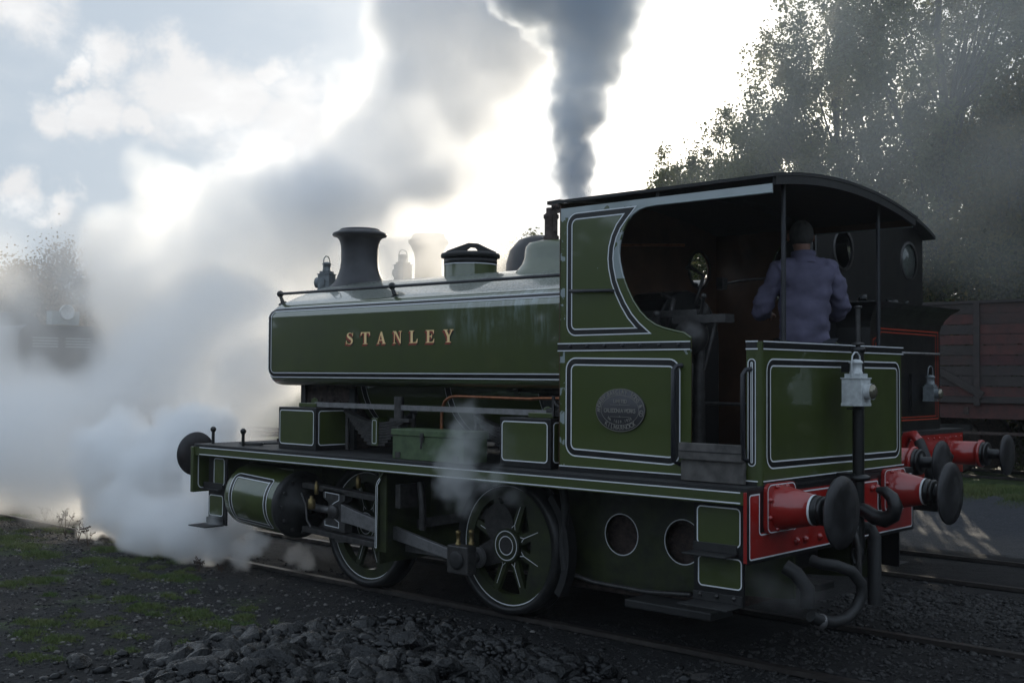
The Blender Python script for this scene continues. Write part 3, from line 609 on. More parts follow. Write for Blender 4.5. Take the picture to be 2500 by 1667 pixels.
# --- fittings on the running plate
def sandbox(x0, x1, y0, y1, z1, lid):
    b = MB().box(x0, x1, y0, y1, 1.201, z1).build('sandbox', 'black', loco, bevel=.006)
    q = pY(y0, -1); r = pX(x1, 1)
    b2 = MB().plate([rpoly([(x0 + .03, 1.252), (x1 - .03, 1.252), (x1 - .03, z1 - .03), (x0 + .03, z1 - .03)], .03)], q, .001, .003); b2.build('side_panel', 'green', b)
    line('lining', rpoly([(x0 + .03, 1.252), (x1 - .03, 1.252), (x1 - .03, z1 - .03), (x0 + .03, z1 - .03)], .03), q, b, t=.002, lw=.009)
    rp_ = rpoly([(y0 + .03, 1.252), (y1 - .03, 1.252), (y1 - .03, z1 - .03), (y0 + .03, z1 - .03)], .03)
    MB().plate([rp_], r, .001, .003).build('rear_panel', 'green', b); line('lining', rp_, r, b, t=.002, lw=.009)
    l = MB().box(lid[0] - .13, lid[0] + .13, lid[1] - .09, lid[1] + .09, z1 + .001, z1 + .04); l.plate([[(lid[0] - .05, z1 + .04), (lid[0] + .05, z1 + .04), (lid[0] + .04, z1 + .075), (lid[0], z1 + .09), (lid[0] - .04, z1 + .075)]], lambda u, v, t: (u, lid[1] + t, v), -.008, .008)
    l.build('sandbox_lid', 'green', b, bevel=.004)
for sg in (1, -1):
    if sg == 1:
        sandbox(-5.30, -4.72, -1.06, -.66, 1.60, (-5.0, -.86)); sandbox(-2.33, -1.80, -1.10, -.70, 1.585, (-2.0, -.9))
    else:
        MB().box(-5.30, -4.72, .66, 1.06, 1.201, 1.60).build('sandbox', 'black', loco, bevel=.006); MB().box(-2.33, -1.80, .7, 1.10, 1.201, 1.585).build('sandbox', 'black', loco, bevel=.006)
# leaf springs
for sg in (-1, 1):
  for xc, rr in ((-4.12, 1), (-2.42, 1)):
    sp_ = MB().box(xc - .04, xc + .04, sg * .80 - .06, sg * .80 + .06, 1.27, 1.52).build('spring_buckle', 'green', loco, bevel=.004)
    if sg < 0: line('lining', rpoly([(xc - .028, 1.29), (xc + .028, 1.29), (xc + .028, 1.50), (xc - .028, 1.50)], .012, 4), pY(-.86), sp_, lw=.006)
    for j in range(9):
        hl = .46 - .042 * j; zz = 1.47 - .024 * j
        pts = [(xc + hl * s_, zz + .10 * (hl / .46 * s_) ** 2) for s_ in np.linspace(-1, 1, 9)]
        b = MB(); vs = []
        for (x, z) in pts:
            vs += [(x, sg * .80 - .045, z - .010), (x, sg * .80 + .045, z - .010), (x, sg * .80 + .045, z + .010), (x, sg * .80 - .045, z + .010)]
        fs = [(4 * i + a, 4 * i + (a + 1) % 4, 4 * i + 4 + (a + 1) % 4, 4 * i + 4 + a) for i in range(8) for a in range(4)] + [(0, 3, 2, 1), (32, 33, 34, 35)]
        b.add(vs, fs).build('spring_leaf', 'darksteel', loco)
    for e in (-.46, .46):
        MB().cone((xc + e, sg * .80, 1.21), (xc + e, sg * .80, 1.62), .018, .018, 8).sphere((xc + e, sg * .8, 1.6), .035).build('spring_hanger', 'darksteel', loco)
# reversing rod, copper pipe and small fittings
MB().bar((-4.90, -.93, 1.628), (-1.75, -.93, 1.622), .014, .045).bar((-3.56, -.93, 1.20), (-3.56, -.93, 1.66), .03, .03).build('reversing_rod', 'steel', loco)
MB().tube([(-3.22, -.88, 1.22), (-3.22, -.88, 1.50), (-3.215, -.88, 1.62), (-3.18, -.88, 1.69), (-3.12, -.88, 1.725), (-3.05, -.88, 1.735), (-2.7, -.88, 1.732), (-2.2, -.88, 1.728), (-2.1, -.88, 1.735), (-1.75, -.88, 1.74)], .015, 10).build('copper_pipe', 'copper', loco)
MB().cone((-3.72, -.92, 1.20), (-3.72, -.92, 1.46), .028, .028, 12).cone((-3.72, -.92, 1.52), (-3.72, -.92, 1.72), .045, .045, 14).box(-3.80, -3.55, -.96, -.88, 1.50, 1.53).build('lubricator', 'darksteel', loco)
ij = MB().tube([(-2.6, -.72, 1.80), (-2.3, -.74, 1.79), (-1.9, -.74, 1.79)], .02, 8)
for k in range(10):
    a = 2 * PI * k / 10; ij.sphere((-2.42 + .035 * math.cos(a), -.80, 1.79 + .035 * math.sin(a)), .008, 6)
ij.cone((-2.42, -.72, 1.79), (-2.42, -.80, 1.79), .012, .012, 8); ij.build('clack_valve', 'darksteel', loco)
MB().tube([(-1.86, -1.0, 1.6), (-1.86, -1.0, 1.76), (-1.84, -1.0, 1.70), (-1.80, -.98, 1.66)], .012, 8).box(-1.95, -1.78, -.98, -.90, 1.60, 1.66).build('lever_bracket', 'darksteel', loco)
# lamp irons on the front platform, fire irons
for x, y in ((-6.36, -1.10), (-5.80, -1.12)):
    MB().cone((x, y, 1.20), (x, y, 1.33), .016, .016, 10).sphere((x, y, 1.345), .03).build('lamp_iron', 'black', loco)
MB().tube([(-5.95, -1.05, 1.222), (-5.78, -1.10, 1.222), (-5.62, -1.02, 1.222), (-5.70, -.95, 1.222), (-5.95, -1.05, 1.222)], .014, 8).tube([(-5.72, -1.0, 1.225), (-5.3, -.55, 1.235)], .012, 8).build('coupling_shackle', 'darksteel', loco)
MB().box(-6.1, -5.3, -.50, -.42, 1.201, 1.24).build('footboard', 'rust', loco)
# --- steps
def step(x0, x1, sg, z0, z1, panels, treads):
    y = sg * 1.17
    st = MB().box(x0, x1, min(y, y - sg * .015), max(y, y - sg * .015), z0, z1).build('step_plate', 'black', loco)
    for a, b_, c_, d_ in panels:
        pp = rpoly([(a, c_), (b_, c_), (b_, d_), (a, d_)], .03)
        MB().plate([pp], pY(y, sg), .001, .003).build('panel', 'green', st); line('lining', pp, pY(y, sg), st, t=.002, lw=.009)
    for a, b_, z, dp in treads:
        MB().box(a, b_, min(y, y + sg * dp), max(y, y + sg * dp), z - .012, z).box(a, b_, min(y + sg * .001, y + sg * .013), max(y + sg * .001, y + sg * .013), z, z + .06).build('tread', 'blackmatt', st, bevel=.003)
for sg in (-1, 1):
    step(-.46, -.075, sg, .41, 1.085, [(-.43, -.10, .80, 1.05), (-.42, -.09, .525, .72)], [(-.46, -.12, .752, .15), (-.46, -.08, .425, .20)])
    step(-6.32, -6.0, sg, .40, 1.085, [(-6.22, -6.04, .80, 1.06), (-6.30, -6.06, .49, .69)], [(-6.34, -6.04, .405, .22), (-6.40, -6.06, .755, .06)])
for x in (-.40, -.27, -.14): MB().sphere((x, -1.185, .465), .016, 8).build('bolt', 'darksteel', loco)
# --- cab
CY = 1.079
cab_side = [(-1.73, 1.201), (-.547, 1.201), (-.547, 2.178), (-.604, 2.214), (-.69, 2.232), (-.776, 2.252), (-.85, 2.278), (-.918, 2.318), (-.985, 2.378), (-1.045, 2.455), (-1.10, 2.555), (-1.14, 2.645), (-1.165, 2.74), (-1.172, 2.80), (-1.165, 2.87), (-1.142, 2.95), (-1.105, 3.02), (-1.055, 3.075), (-.99, 3.108), (-.93, 3.122), (-.85, 3.126), (.085, 3.122), (.085, 3.178), (-1.73, 3.178)]
def cabz(y): return 3.178 - .030 * y / 1.07 + .105 * (1 - min(1, (y / 1.09)) ** 2)
for sg in (-1, 1):
    sh = [(x, z + (.0 if z < 3.0 or sg < 0 else -.018)) for x, z in cab_side]
    cs = MB().plate([sh], pY(sg * CY, sg), -.008, 0).build('cab_side', 'patched', loco)
    MB().plate([sh], pY(sg * (CY - .0085), sg), -.003, 0).build('inner_lining', 'brownin', cs)
    P = pY(sg * CY, sg)
    # upper panel lining: three straight sides and the swept one that follows the opening
    sw = [(-1.065, 3.10), (-1.12, 3.06), (-1.175, 3.0), (-1.215, 2.93), (-1.24, 2.85), (-1.247, 2.77), (-1.24, 2.70), (-1.215, 2.60), (-1.18, 2.52), (-1.13, 2.43), (-1.07, 2.345), (-1.0, 2.275), (-.935, 2.238)]
    up = [(-1.635, 2.238)]; upper = rpoly([(-1.635, 2.238), (-1.635, 3.108)], 0)
    path = rpoly([(-.95, 2.238), (-1.635, 2.238), (-1.635, 3.108), (-1.072, 3.108)], [0, .06, .07, 0])
    lining('lining', path + sw[1:-1], .045, P, cs, lw=.009)
    lp = rpoly([(-1.638, 1.345), (-.662, 1.325), (-.662, 2.008), (-1.638, 2.022)], .065)
    lining('lining', lp, .05, P, cs, lw=.010)
    bb = MB().plate([[(-1.745, 2.098), (-.547, 2.098), (-.547, 2.158), (-1.745, 2.158)]], P, .001, .008).build('beading', 'black', cs)
    line('lining', [(-1.745, 2.155), (-.547, 2.155)], P, bb, t=.006, closed=False, lw=.008); line('lining', [(-1.745, 2.101), (-.547, 2.101)], P, bb, t=.006, closed=False, lw=.008)
    for i in range(7): MB().sphere((-1.62 + .163 * i, sg * (CY + .01), 2.135), .014, 8).build('rivet', 'chim', bb)
    MB().plate([[(-1.73, 1.201), (-.56, 1.201), (-.56, 1.236), (-1.73, 1.236)]], P, .001, .003).build('skirting', 'black', cs)
    line('lining', [(-1.73, 1.238), (-.60, 1.238)], P, cs, t=.001, closed=False, lw=.008)
    # handrails
    MB().tube([(-1.60, sg * CY, 2.545), (-1.60, sg * (CY + .04), 2.545), (-1.22, sg * (CY + .04), 2.532), (-1.22, sg * CY, 2.532)], .013, 10).build('handrail', 'chim', cs)
    MB().tube([(-.635, sg * CY, 1.31), (-.655, sg * (CY + .055), 1.33), (-.655, sg * (CY + .055), 1.96), (-.64, sg * (CY + .04), 1.985), (-.62, sg * CY, 1.99)], .017, 10).build('handrail', 'chim', cs)
    # edge of the cut-out
    op = cab_side[2:22]
    b = MB(); b.tube([(x, sg * (CY - .004), z + (0 if z < 3 or sg < 0 else -.018)) for x, z in op], .009, 6); b.build('opening_edge', 'patched', cs)
def ysheet(lo, hi, top): return None
# front spectacle sheet
fo = [(-CY, 1.201), (CY, 1.201)] + [(y, cabz(y) + .008) for y in np.linspace(CY, -CY, 15)]
cf = MB().plate([fo, circ(-.787, 2.845, .15, 28), circ(.787, 2.845, .15, 28)], pX(-1.735, 1), 0, .010).build('cab_front', 'brownin', loco)
for y in (-.787, .787):
    MB().lathe([(.148, -.006), (.172, -.006), (.172, .018), (.148, .018)], (-1.73, y, 2.845), (1, 0, 0), 32).build('window_rim', 'darksteel', cf)
# roof
rf = MB(); ys = np.linspace(-1.105, 1.105, 25)
vs = []
for x in (-1.79, .115):
    for y in ys: vs.append((x, y, cabz(y) + .034))
    for y in ys: vs.append((x, y, cabz(y) + .012))
n = len(ys)
fs = []
for a in range(n - 1):
    fs += [(a, a + 1, 2 * n + a + 1, 2 * n + a), (n + a, 3 * n + a, 3 * n + a + 1, n + a + 1), (a, n + a, n + a + 1, a + 1), (2 * n + a, 2 * n + a + 1, 3 * n + a + 1, 3 * n + a)]
fs += [(0, 2 * n, 3 * n, n), (n - 1, 2 * n - 1, 4 * n - 1, 3 * n - 1)]
rf.add(vs, fs, 0, True); rf.sm = [False] * len(rf.sm)
rf = rf.build('cab_roof', 'blackmatt', loco)
rr = MB()
for xx, dp in ((.085, .055), (-.85, .05)):
    vs = []
    for y in ys * .97:
        z = cabz(y) + .011; vs += [(xx, y, z), (xx + .025, y, z), (xx + .025, y, z - dp), (xx, y, z - dp)]
    rr.add(vs, [(4 * i + a, 4 * i + (a + 1) % 4, 4 * i + 4 + (a + 1) % 4, 4 * i + 4 + a) for i in range(n - 1) for a in range(4)] + [(0, 3, 2, 1), (4 * n - 4, 4 * n - 3, 4 * n - 2, 4 * n - 1)])
rr.build('roof_rib', 'blackmatt', rf)
MB().box(-1.60, -.1, -1.09, -1.075, 3.215, 3.235).build('rain_strip', 'blackmatt', rf)
for y in (-.765, .67):
    MB().cone((-.012, y, 2.15), (-.012, y, cabz(y) + .0), .017, .017, 10).build('roof_post', 'chim', loco)
# floor, bunker
MB().box(-1.72, -.015, -CY + .01, CY - .01, 1.22, 1.30).build('cab_floor', 'wood', loco)
bk = MB().box(-.012, -.001, -CY + .04, CY - .04, 1.201, 2.148)
for sg in (-1, 1):
    bk.box(-.111, -.04, min(sg * CY, sg * (CY - .01)), max(sg * CY, sg * (CY - .01)), 1.201, 2.148)
    vs = []
    for a in np.linspace(0, PI / 2, 7):
        x = -.041 + .040 * math.sin(a); y = sg * (CY - .04 + .04 * math.cos(a))
        vs += [(x, y, 1.201), (x, y, 2.148)]
    bk.add(vs, [(2 * i, 2 * i + 2, 2 * i + 3, 2 * i + 1) for i in range(6)], 0, True)
bk = bk.build('bunker', 'green', loco)
P = pX(-.001, 1)
bp = rpoly([(-.985, 1.332), (.985, 1.316), (.985, 2.008), (-.985, 2.010)], .06)
lining('lining', bp, .045, P, bk, lw=.010)
for z0, z1 in ((2.095, 2.15), (1.201, 1.226)):
    MB().plate([[(-CY + .03, z0), (CY - .03, z0), (CY - .03, z1), (-CY + .03, z1)]], P, .001, .005).build('beading', 'black', bk)
    MB().plate([[(-.112, z0), (-.03, z0), (-.03, z1), (-.112, z1)]], pY(-CY), .001, .005).build('beading', 'black', bk)
for z in (2.148, 2.098, 1.230):
    line('lining', [(-CY + .02, z), (CY - .005, z)], P, bk, t=.004, closed=False, lw=.008)
    line('lining', [(-.112, z), (-.02, z)], pY(-CY), bk, t=.004, closed=False, lw=.008)
lining('lining', rpoly([(-.085, 1.34), (-.052, 1.34), (-.052, 2.02), (-.085, 2.02)], .014), .022, pY(-CY), bk, lw=.007)
MB().tube([(-.10, -CY, 1.36), (-.105, -CY - .055, 1.38), (-.105, -CY - .055, 1.93), (-.09, -CY - .04, 1.96), (-.075, -CY, 1.965)], .016, 10).build('handrail', 'chim', bk)
# boards across the doorway
for z0, z1, dy in ((1.352, 1.465, .03), (1.205, 1.345, .0)):
    MB().box(-.60, -.105, -CY - .045 - dy, -CY - .012 - dy, z0, z1).build('doorway_board', 'wood', loco, bevel=.005)
MB().box(-.60, -.10, -CY - .078, -CY - .045, 1.405, 1.412).build('board_joint', 'blackmatt', loco)
# --- inside the cab
bh = MB().plate([[(-.46, 1.30), (.46, 1.30), (.46, 2.2)] + [(.46 * math.cos(t), 2.2 + .40 * math.sin(t)) for t in np.linspace(0.2, PI - .2, 9)] + [(-.46, 2.2)]], pX(-1.72, 1), 0, .42).build('backhead', 'black', loco, bevel=.02)
ft = MB().lathe([(.17, 0), (.17, .03), (.12, .05), (0, .05)], (-1.30, 0, 1.85), (1, 0, 0), 24).lathe([(.09, 0), (.09, .05), (.0, .06)], (-1.30, -.20, 2.35), (1, 0, 0), 20).lathe([(.075, 0), (.075, .05), (.0, .06)], (-1.30, .16, 2.42), (1, 0, 0), 20)
ft.tube([(-1.3, -.38, 2.20), (-1.2, -.42, 2.30), (-1.15, -.42, 2.5), (-1.3, -.35, 2.55)], .02).tube([(-1.3, .1, 2.5), (-1.22, .1, 2.72), (-1.35, .1, 2.8), (-1.55, .35, 2.82)], .016).tube([(-1.28, -.30, 1.9), (-1.15, -.40, 2.1), (-1.15, -.42, 2.25)], .018)
for z in (2.0, 2.12, 2.24): ft.cone((-1.30, -.33, z), (-1.20, -.33, z), .014, .014, 8); ft.sphere((-1.18, -.33, z), .02, 8)
for i in range(6): ft.sphere((-1.29, -.42 + .16 * i, 2.44 - abs(i - 2.5) * .05), .016, 8)
ft.build('gauge_cluster', 'darksteel', loco)
MB().bar((-1.22, .05, 2.42), (-1.22, -.32, 2.20), .02, .035).sphere((-1.22, -.33, 2.19), .03).build('regulator_handle', 'steel', loco)
MB().bar((-1.30, -.78, 1.35), (-1.05, -.78, 2.35), .03, .05).sphere((-1.05, -.78, 2.37), .03).box(-1.6, -1.2, -.84, -.72, 1.85, 2.0).build('reversing_lever', 'darksteel', loco)
dm = MB().lathe([(.0, 0), (.09, 0), (.13, .05), (.13, .12), (.09, .18), (.0, .19)], (-.78, -.62, 2.18), (-.2, -1, .3), 20)
dm.cone((-.80, -.60, 1.3), (-.80, -.60, 2.25), .05, .04, 12).cone((-.80, -.62, 2.25), (-.66, -.75, 2.48), .015, .012, 8).sphere((-.66, -.75, 2.49), .022, 8)
dm.tube([(-.83, -.72, 2.08), (-.84, -.76, 2.0), (-.83, -.78, 1.92), (-.85, -.78, 1.82)], .03).lathe([(.04, 0), (.055, .01), (.055, .05), (.04, .06)], (-.83, -.78, 1.98), n=14)
dm.cone((-.60, -.66, 2.35), (-.66, -.70, 2.06), .018, .012, 10).cone((-.66, -.70, 2.06), (-.68, -.71, 1.96), .01, .008, 8).box(-.95, -.5, -.72, -.60, 2.30, 2.36).box(-1.3, -.75, -.70, -.62, 2.35, 2.40)
dm.build('ejector_brake', 'darksteel', loco)
MB().tube([(-.96, -.55, 1.72), (-.2, -.55, 1.715)], .012, 8).build('grab_rail', 'darksteel', loco)
MB().box(-1.3, -.3, .80, 1.05, 1.3, 1.75).build('cab_locker', 'brownin', loco)
MB().tube([(-1.60, .95, 2.72), (-1.3, .8, 2.73), (-.9, .6, 2.72)], .012).box(-1.5, -1.44, .72, .80, 2.66, 2.76).build('whistle_cord_pull', 'darksteel', loco)
MB().tube([(-1.70, -.35, 2.5), (-1.70, -.2, 2.35), (-1.55, -.1, 2.15)], .02).cone((-1.68, -.5, 2.95), (-1.0, -.5, 2.9), .012, .012, 8).build('cab_pipework', 'copper', loco)
# works plate
pl = MB().lathe([(0, .0), (.222, .0), (.222, .009), (.218, .012), (.0, .0121)], (0, 0, 0), (0, -1, 0), 56)
pl.v = [(v[0] - 1.148, v[1] - CY - .002, v[2] * .70 + 1.669) for v in pl.v]
pl = pl.build('works_plate', 'plate', loco)
px0, pz0 = -1.148, 1.669
PP = pY(-CY - .0145, -1)
def ell(k_): return [(px0 + .222 * k_ * math.cos(t), pz0 + .1554 * k_ * math.sin(t)) for t in np.linspace(0, 2 * PI, 57)[:-1]]
b = MB(); b.ribbon(ell(.985), .004, PP, .001); b.ribbon([(px0 + .170 * math.cos(t), pz0 + .108 * math.sin(t)) for t in np.linspace(0, 2 * PI, 49)[:-1]], .0035, PP, .001)
for z in (pz0 + .038, pz0 - .048): b.ribbon([(px0 - .088, z), (px0 + .088, z)], .0025, PP, .001, closed=False); b.ribbon([(px0, z - .003), (px0, z + .009)], .004, PP, .0015, closed=False)
b.build('plate_border', 'platelet', pl)
def glyph(chs, size, place):
    """raised glyph meshes: place(i) -> (x, z, angle)"""
    out = MB()
    for i, ch in enumerate(chs):
        if ch == ' ': continue
        cu = bpy.data.curves.new('glyph', 'FONT'); cu.body = ch; cu.size = size; cu.align_x = 'CENTER'; cu.offset = .0006
        ob = bpy.data.objects.new('glyph', cu); me = bpy.data.meshes.new_from_object(ob)
        x, z, a, sx_ = place(i); ca, sa = math.cos(a), math.sin(a)
        vs = [PP(x + (v.co.x * sx_) * ca - v.co.y * sa, z + (v.co.x * sx_) * sa + v.co.y * ca, .002 + .00002 * (i % 3)) for v in me.vertices]
        out.add(vs, [tuple(p.vertices) for p in me.polygons])
        bpy.data.meshes.remove(me); bpy.data.objects.remove(ob); bpy.data.curves.remove(cu)
    return out
TXT = []
def on_ellipse(txt, rx, rz, a0, a1, size, inward=False, sx_=.9):
    n_ = len(txt)
    def place(i):
        t = a0 + (a1 - a0) * (i / (n_ - 1)); x = px0 + rx * math.cos(t); z = pz0 + rz * math.sin(t)
        tx, tz = -rx * math.sin(t), rz * math.cos(t)
        if not inward: tx, tz = -tx, -tz
        return x, z, math.atan2(tz, tx), sx_
    TXT.append(glyph(txt, size, place))
R_ = math.radians
on_ellipse('ANDREW BARCLAY SONS & CO', .178, .116, R_(183), R_(-12), .046, False, .78)
on_ellipse('KILMARNOCK', .208, .142, R_(232), R_(310), .046, True, .9)
on_ellipse('No 1659.1920', .150, .094, R_(226), R_(314), .030, True, .85)
def flat(txt, z, size, wd):
    n_ = len(txt); TXT.append(glyph(txt, size, lambda i: (px0 - wd / 2 + wd * i / (n_ - 1), z, 0, .9)))
flat('LIMITED', pz0 + .052, .036, .105); flat('CALEDONIA WORKS', pz0 - .018, .042, .265)
allg = MB()
for t in TXT: allg.add(t.v, t.f)
allg.build('plate_lettering', 'platelet', pl, kind='stuff', label='raised lettering ANDREW BARCLAY SONS & CO LIMITED CALEDONIA WORKS KILMARNOCK')
reorigin(loco)

# ================================================================== things on the locomotive
def lamp(name, label, loc, rz, white, s=1.0, group=None):
    t = thing(name, label, 'lamp', loc, group); t.rotation_euler = (0, 0, rz)
    m_ = 'lampw' if white else 'lampg'
    b = MB().box(-.075 * s, .075 * s, -.07 * s, .07 * s, 0, .19 * s).box(-.082 * s, .082 * s, -.077 * s, .077 * s, .188 * s, .197 * s).box(-.06 * s, .06 * s, -.056 * s, .056 * s, .197 * s, .225 * s).box(-.079 * s, .079 * s, -.074 * s, .074 * s, -.002, .018 * s)
    b.box(-.077 * s, -.074 * s, -.05 * s, .05 * s, .03 * s, .17 * s).build('lamp_body', m_, t, bevel=.003)
    MB().lathe([(.046, 0), (.046, .012), (.042, .014), (.042, .07), (.05, .073), (.05, .082), (.03, .098), (0, .102)], (0, 0, .225 * s), n=24).build('chimney_cap', m_, t)
    MB().lathe([(.052, 0), (.052, .03), (.058, .045), (.058, .05)], (.076 * s, 0, .10 * s), (1, 0, 0), 28).build('lens_ring', m_, t)
    MB().lathe([(.054, .042), (.048, .058), (.03, .070), (0, .075)], (.076 * s, 0, .10 * s), (1, 0, 0), 28).build('lens', 'glass', t)
    MB().tube([(0, -.065, .20), (0, -.066, .30), (0, -.055, .35), (0, -.02, .375), (0, .02, .375), (0, .055, .35), (0, .066, .30), (0, .065, .20)], .006, 8).build('lamp_handle', m_, t)
    MB().box(-.02, .02, .07 * s, .088 * s, .06, .12).build('side_socket', m_, t)
    return t
lamp('oil_lamp', 'white enamelled oil lamp hung behind the bunker beside the upright black pipe', (.19, -.115, 1.715), 0, True, 1.0)
lamp('oil_lamp', 'small grey oil lamp standing in front of the black chimney', (-5.93, 0, 2.80), R_(200), False, .95)
# toolbox on the running plate
tb = thing('toolbox', 'green wooden toolbox with hasp standing on the running plate', 'toolbox', (-3.1, -1.0, 1.2))
b = MB().box(-3.52, -2.66, -1.17, -.90, 1.202, 1.40).build('toolbox_body', 'greenold', tb, bevel=.004)
MB().box(-3.53, -2.65, -1.18, -.89, 1.402, 1.455).build('lid', 'greenold', tb, bevel=.005)
MB().box(-3.16, -3.12, -1.19, -1.18, 1.36, 1.43).cone((-3.14, -1.195, 1.30), (-3.13, -1.195, 1.40), .008, .008, 8).build('hasp', 'darksteel', tb)
for x in (-3.45, -2.75): MB().box(x - .03, x + .03, -1.176, -1.17, 1.21, 1.26).build('corner_iron', 'darksteel', tb)
reorigin(tb)

# ================================================================== driver
M['jacket'] = mat('blue_cotton_overall', (.125, .115, .18), .9, noise=.35, nscale=5, bump=.8, bscale=11)
M['skin'] = mat('skin', (.22, .11, .075), .55)
M['hair'] = mat('grey_hair', (.05, .047, .042), .8, bump=.6, bscale=60, noise=.4)
M['trouser'] = mat('dark_trousers', (.02, .022, .03), .9, bump=.3, bscale=20)
M['bootm'] = mat('black_boot', (.01, .01, .01), .5)
def skinmesh(name, verts, edges, rad, m_, parent, sub=2, wr=0.):
    me = bpy.data.meshes.new(name); me.from_pydata(verts, edges, []); me.materials.append(M[m_])
    o = bpy.data.objects.new(name, me); COL.objects.link(o)
    s_ = o.modifiers.new('skin', 'SKIN')
    lay = me.skin_vertices[0].data if me.skin_vertices else None
    if lay is None:
        bm = bmesh.new(); bm.from_mesh(me); bm.verts.layers.skin.verify(); bm.to_mesh(me); bm.free(); lay = me.skin_vertices[0].data
    for i, r in enumerate(rad): lay[i].radius = r if isinstance(r, tuple) else (r, r); lay[i].use_root = (i == 0)
    u_ = o.modifiers.new('sub', 'SUBSURF'); u_.levels = sub; u_.render_levels = sub
    s_.use_smooth_shade = True
    if wr:
        tx = bpy.data.textures.new(name + '_folds', 'CLOUDS'); tx.noise_scale = .11; tx.noise_depth = 3
        d_ = o.modifiers.new('folds', 'DISPLACE'); d_.texture = tx; d_.strength = wr; d_.mid_level = .5; d_.texture_coords = 'LOCAL'
    bpy.context.view_layer.update()
    dg = bpy.context.evaluated_depsgraph_get(); m2 = bpy.data.meshes.new_from_object(o.evaluated_get(dg))
    o.modifiers.clear(); o.data = m2; o.parent = parent
    m2.polygons.foreach_set('use_smooth', [True] * len(m2.polygons))
    return o
pr_ = thing('person', 'grey haired driver in a blue overall jacket standing in the cab with back turned', 'person', (-.36, .14, 1.30))
pr_.rotation_euler = (0, 0, R_(43))
# local frame: +y is the way the driver faces, x to the right
V = [(0, -.02, .95), (0, -.03, 1.12), (0, -.05, 1.30), (0, -.04, 1.44), (0, 0, 1.535), (0, .045, 1.60), (0, .075, 1.70),
     (.19, -.03, 1.43), (.275, .0, 1.22), (.31, .05, 1.13), (.20, .26, 1.10), (.17, .34, 1.10),
     (-.19, -.03, 1.43), (-.275, .0, 1.22), (-.31, .05, 1.13), (-.20, .26, 1.10), (-.17, .34, 1.10),
     (.10, -.01, .86), (.11, .01, .48), (.11, -.02, .10), (-.10, -.01, .86), (-.11, .03, .48), (-.11, 0, .10), (.11, .10, .05), (-.11, .12, .05)]
Ed = [(0, 1), (1, 2), (2, 3), (3, 4), (4, 5), (5, 6), (3, 7), (7, 8), (8, 9), (9, 10), (10, 11), (3, 12), (12, 13), (13, 14), (14, 15), (15, 16), (0, 17), (17, 18), (18, 19), (0, 20), (20, 21), (21, 22), (19, 23), (22, 24)]
Rr = [.10, .09, .10, .07, .05, .072, .085, .045, .045, .042, .03, .026, .045, .045, .042, .03, .026, .085, .06, .045, .085, .06, .045, .035, .035]
nb = len(V)
for sg in (1, -1):       # fingers and thumb
    w_ = 11 if sg > 0 else 16; wx, wy, wz = V[w_]
    pc = len(V); V.append((wx - .005 * sg, wy + .06, wz)); Ed.append((w_, pc)); Rr.append((.036, .018))
    for k_, (dx, ln_) in enumerate(((-.033, .055), (-.011, .066), (.011, .062), (.033, .048))):
        a = len(V); V.append((wx + dx, wy + .10, wz)); V.append((wx + dx, wy + .10 + ln_ * .5, wz - .015)); V.append((wx + dx, wy + .10 + ln_ * .7, wz - .045))
        Ed += [(pc, a), (a, a + 1), (a + 1, a + 2)]; Rr += [.010, .009, .008]
    a = len(V); V.append((wx - .045 * sg, wy + .06, wz)); V.append((wx - .055 * sg, wy + .095, wz - .02)); Ed += [(pc, a), (a, a + 1)]; Rr += [.012, .010]
body = skinmesh('body', V, Ed, Rr, 'skin', pr_, 2)
JV = [(0, -.02, .80), (0, -.025, .98), (0, -.04, 1.14), (0, -.055, 1.30), (0, -.045, 1.40), (0, -.015, 1.515), (.185, -.03, 1.405), (.245, -.015, 1.30), (.29, .0, 1.20), (.315, .04, 1.12), (.27, .16, 1.095), (.21, .24, 1.10), (-.185, -.03, 1.405), (-.245, -.015, 1.30), (-.29, .0, 1.20), (-.315, .04, 1.12), (-.27, .16, 1.095), (-.21, .24, 1.10)]
JE = [(0, 1), (1, 2), (2, 3), (3, 4), (4, 5), (4, 6), (6, 7), (7, 8), (8, 9), (9, 10), (10, 11), (4, 12), (12, 13), (13, 14), (14, 15), (15, 16), (16, 17)]
JR = [(.235, .16), (.21, .15), (.20, .15), (.21, .155), (.195, .13), (.092, .09)] + [(.092, .088), (.084, .082), (.08, .08), (.082, .082), (.06, .06), (.045, .045)] * 2
skinmesh('jacket', JV, JE, JR, 'jacket', pr_, 3, .09)
MB().lathe([(.11, -.04), (.092, .0), (.084, .05), (.092, .055), (.094, .02)], (0, -.01, 1.50), (0, .12, 1), 24).build('collar', 'jacket', pr_)
TV = [(0, -.02, .88), (.10, -.01, .80), (.11, .01, .48), (.11, -.02, .12), (-.10, -.01, .80), (-.11, .03, .48), (-.11, 0, .12)]
skinmesh('trousers', TV, [(0, 1), (1, 2), (2, 3), (0, 4), (4, 5), (5, 6)], [.15, .105, .08, .075, .105, .08, .075], 'trouser', pr_, 2, .02)
for x, y in ((.11, .03), (-.11, .05)): MB().sphere((x, y, .045), .05, 14, sc=(.95, 2.6, .9)).build('boot', 'bootm', pr_)
hm = MB().sphere((0, .055, 1.695), .106, 20, sc=(.88, 1.0, 1.06)); hm.v = [(x, y, z) if y < .07 or z > 1.75 else (x * .9, .05, z) for x, y, z in hm.v]
hm.build('hair', 'hair', pr_)
for sg in (-1, 1):
    MB().sphere((sg * .094, .075, 1.675), .03, 10, sc=(.4, .75, 1.1)).build('ear', 'skin', body)
    MB().sphere((sg * .032, .158, 1.70), .011, 8).build('eye', 'white', body)
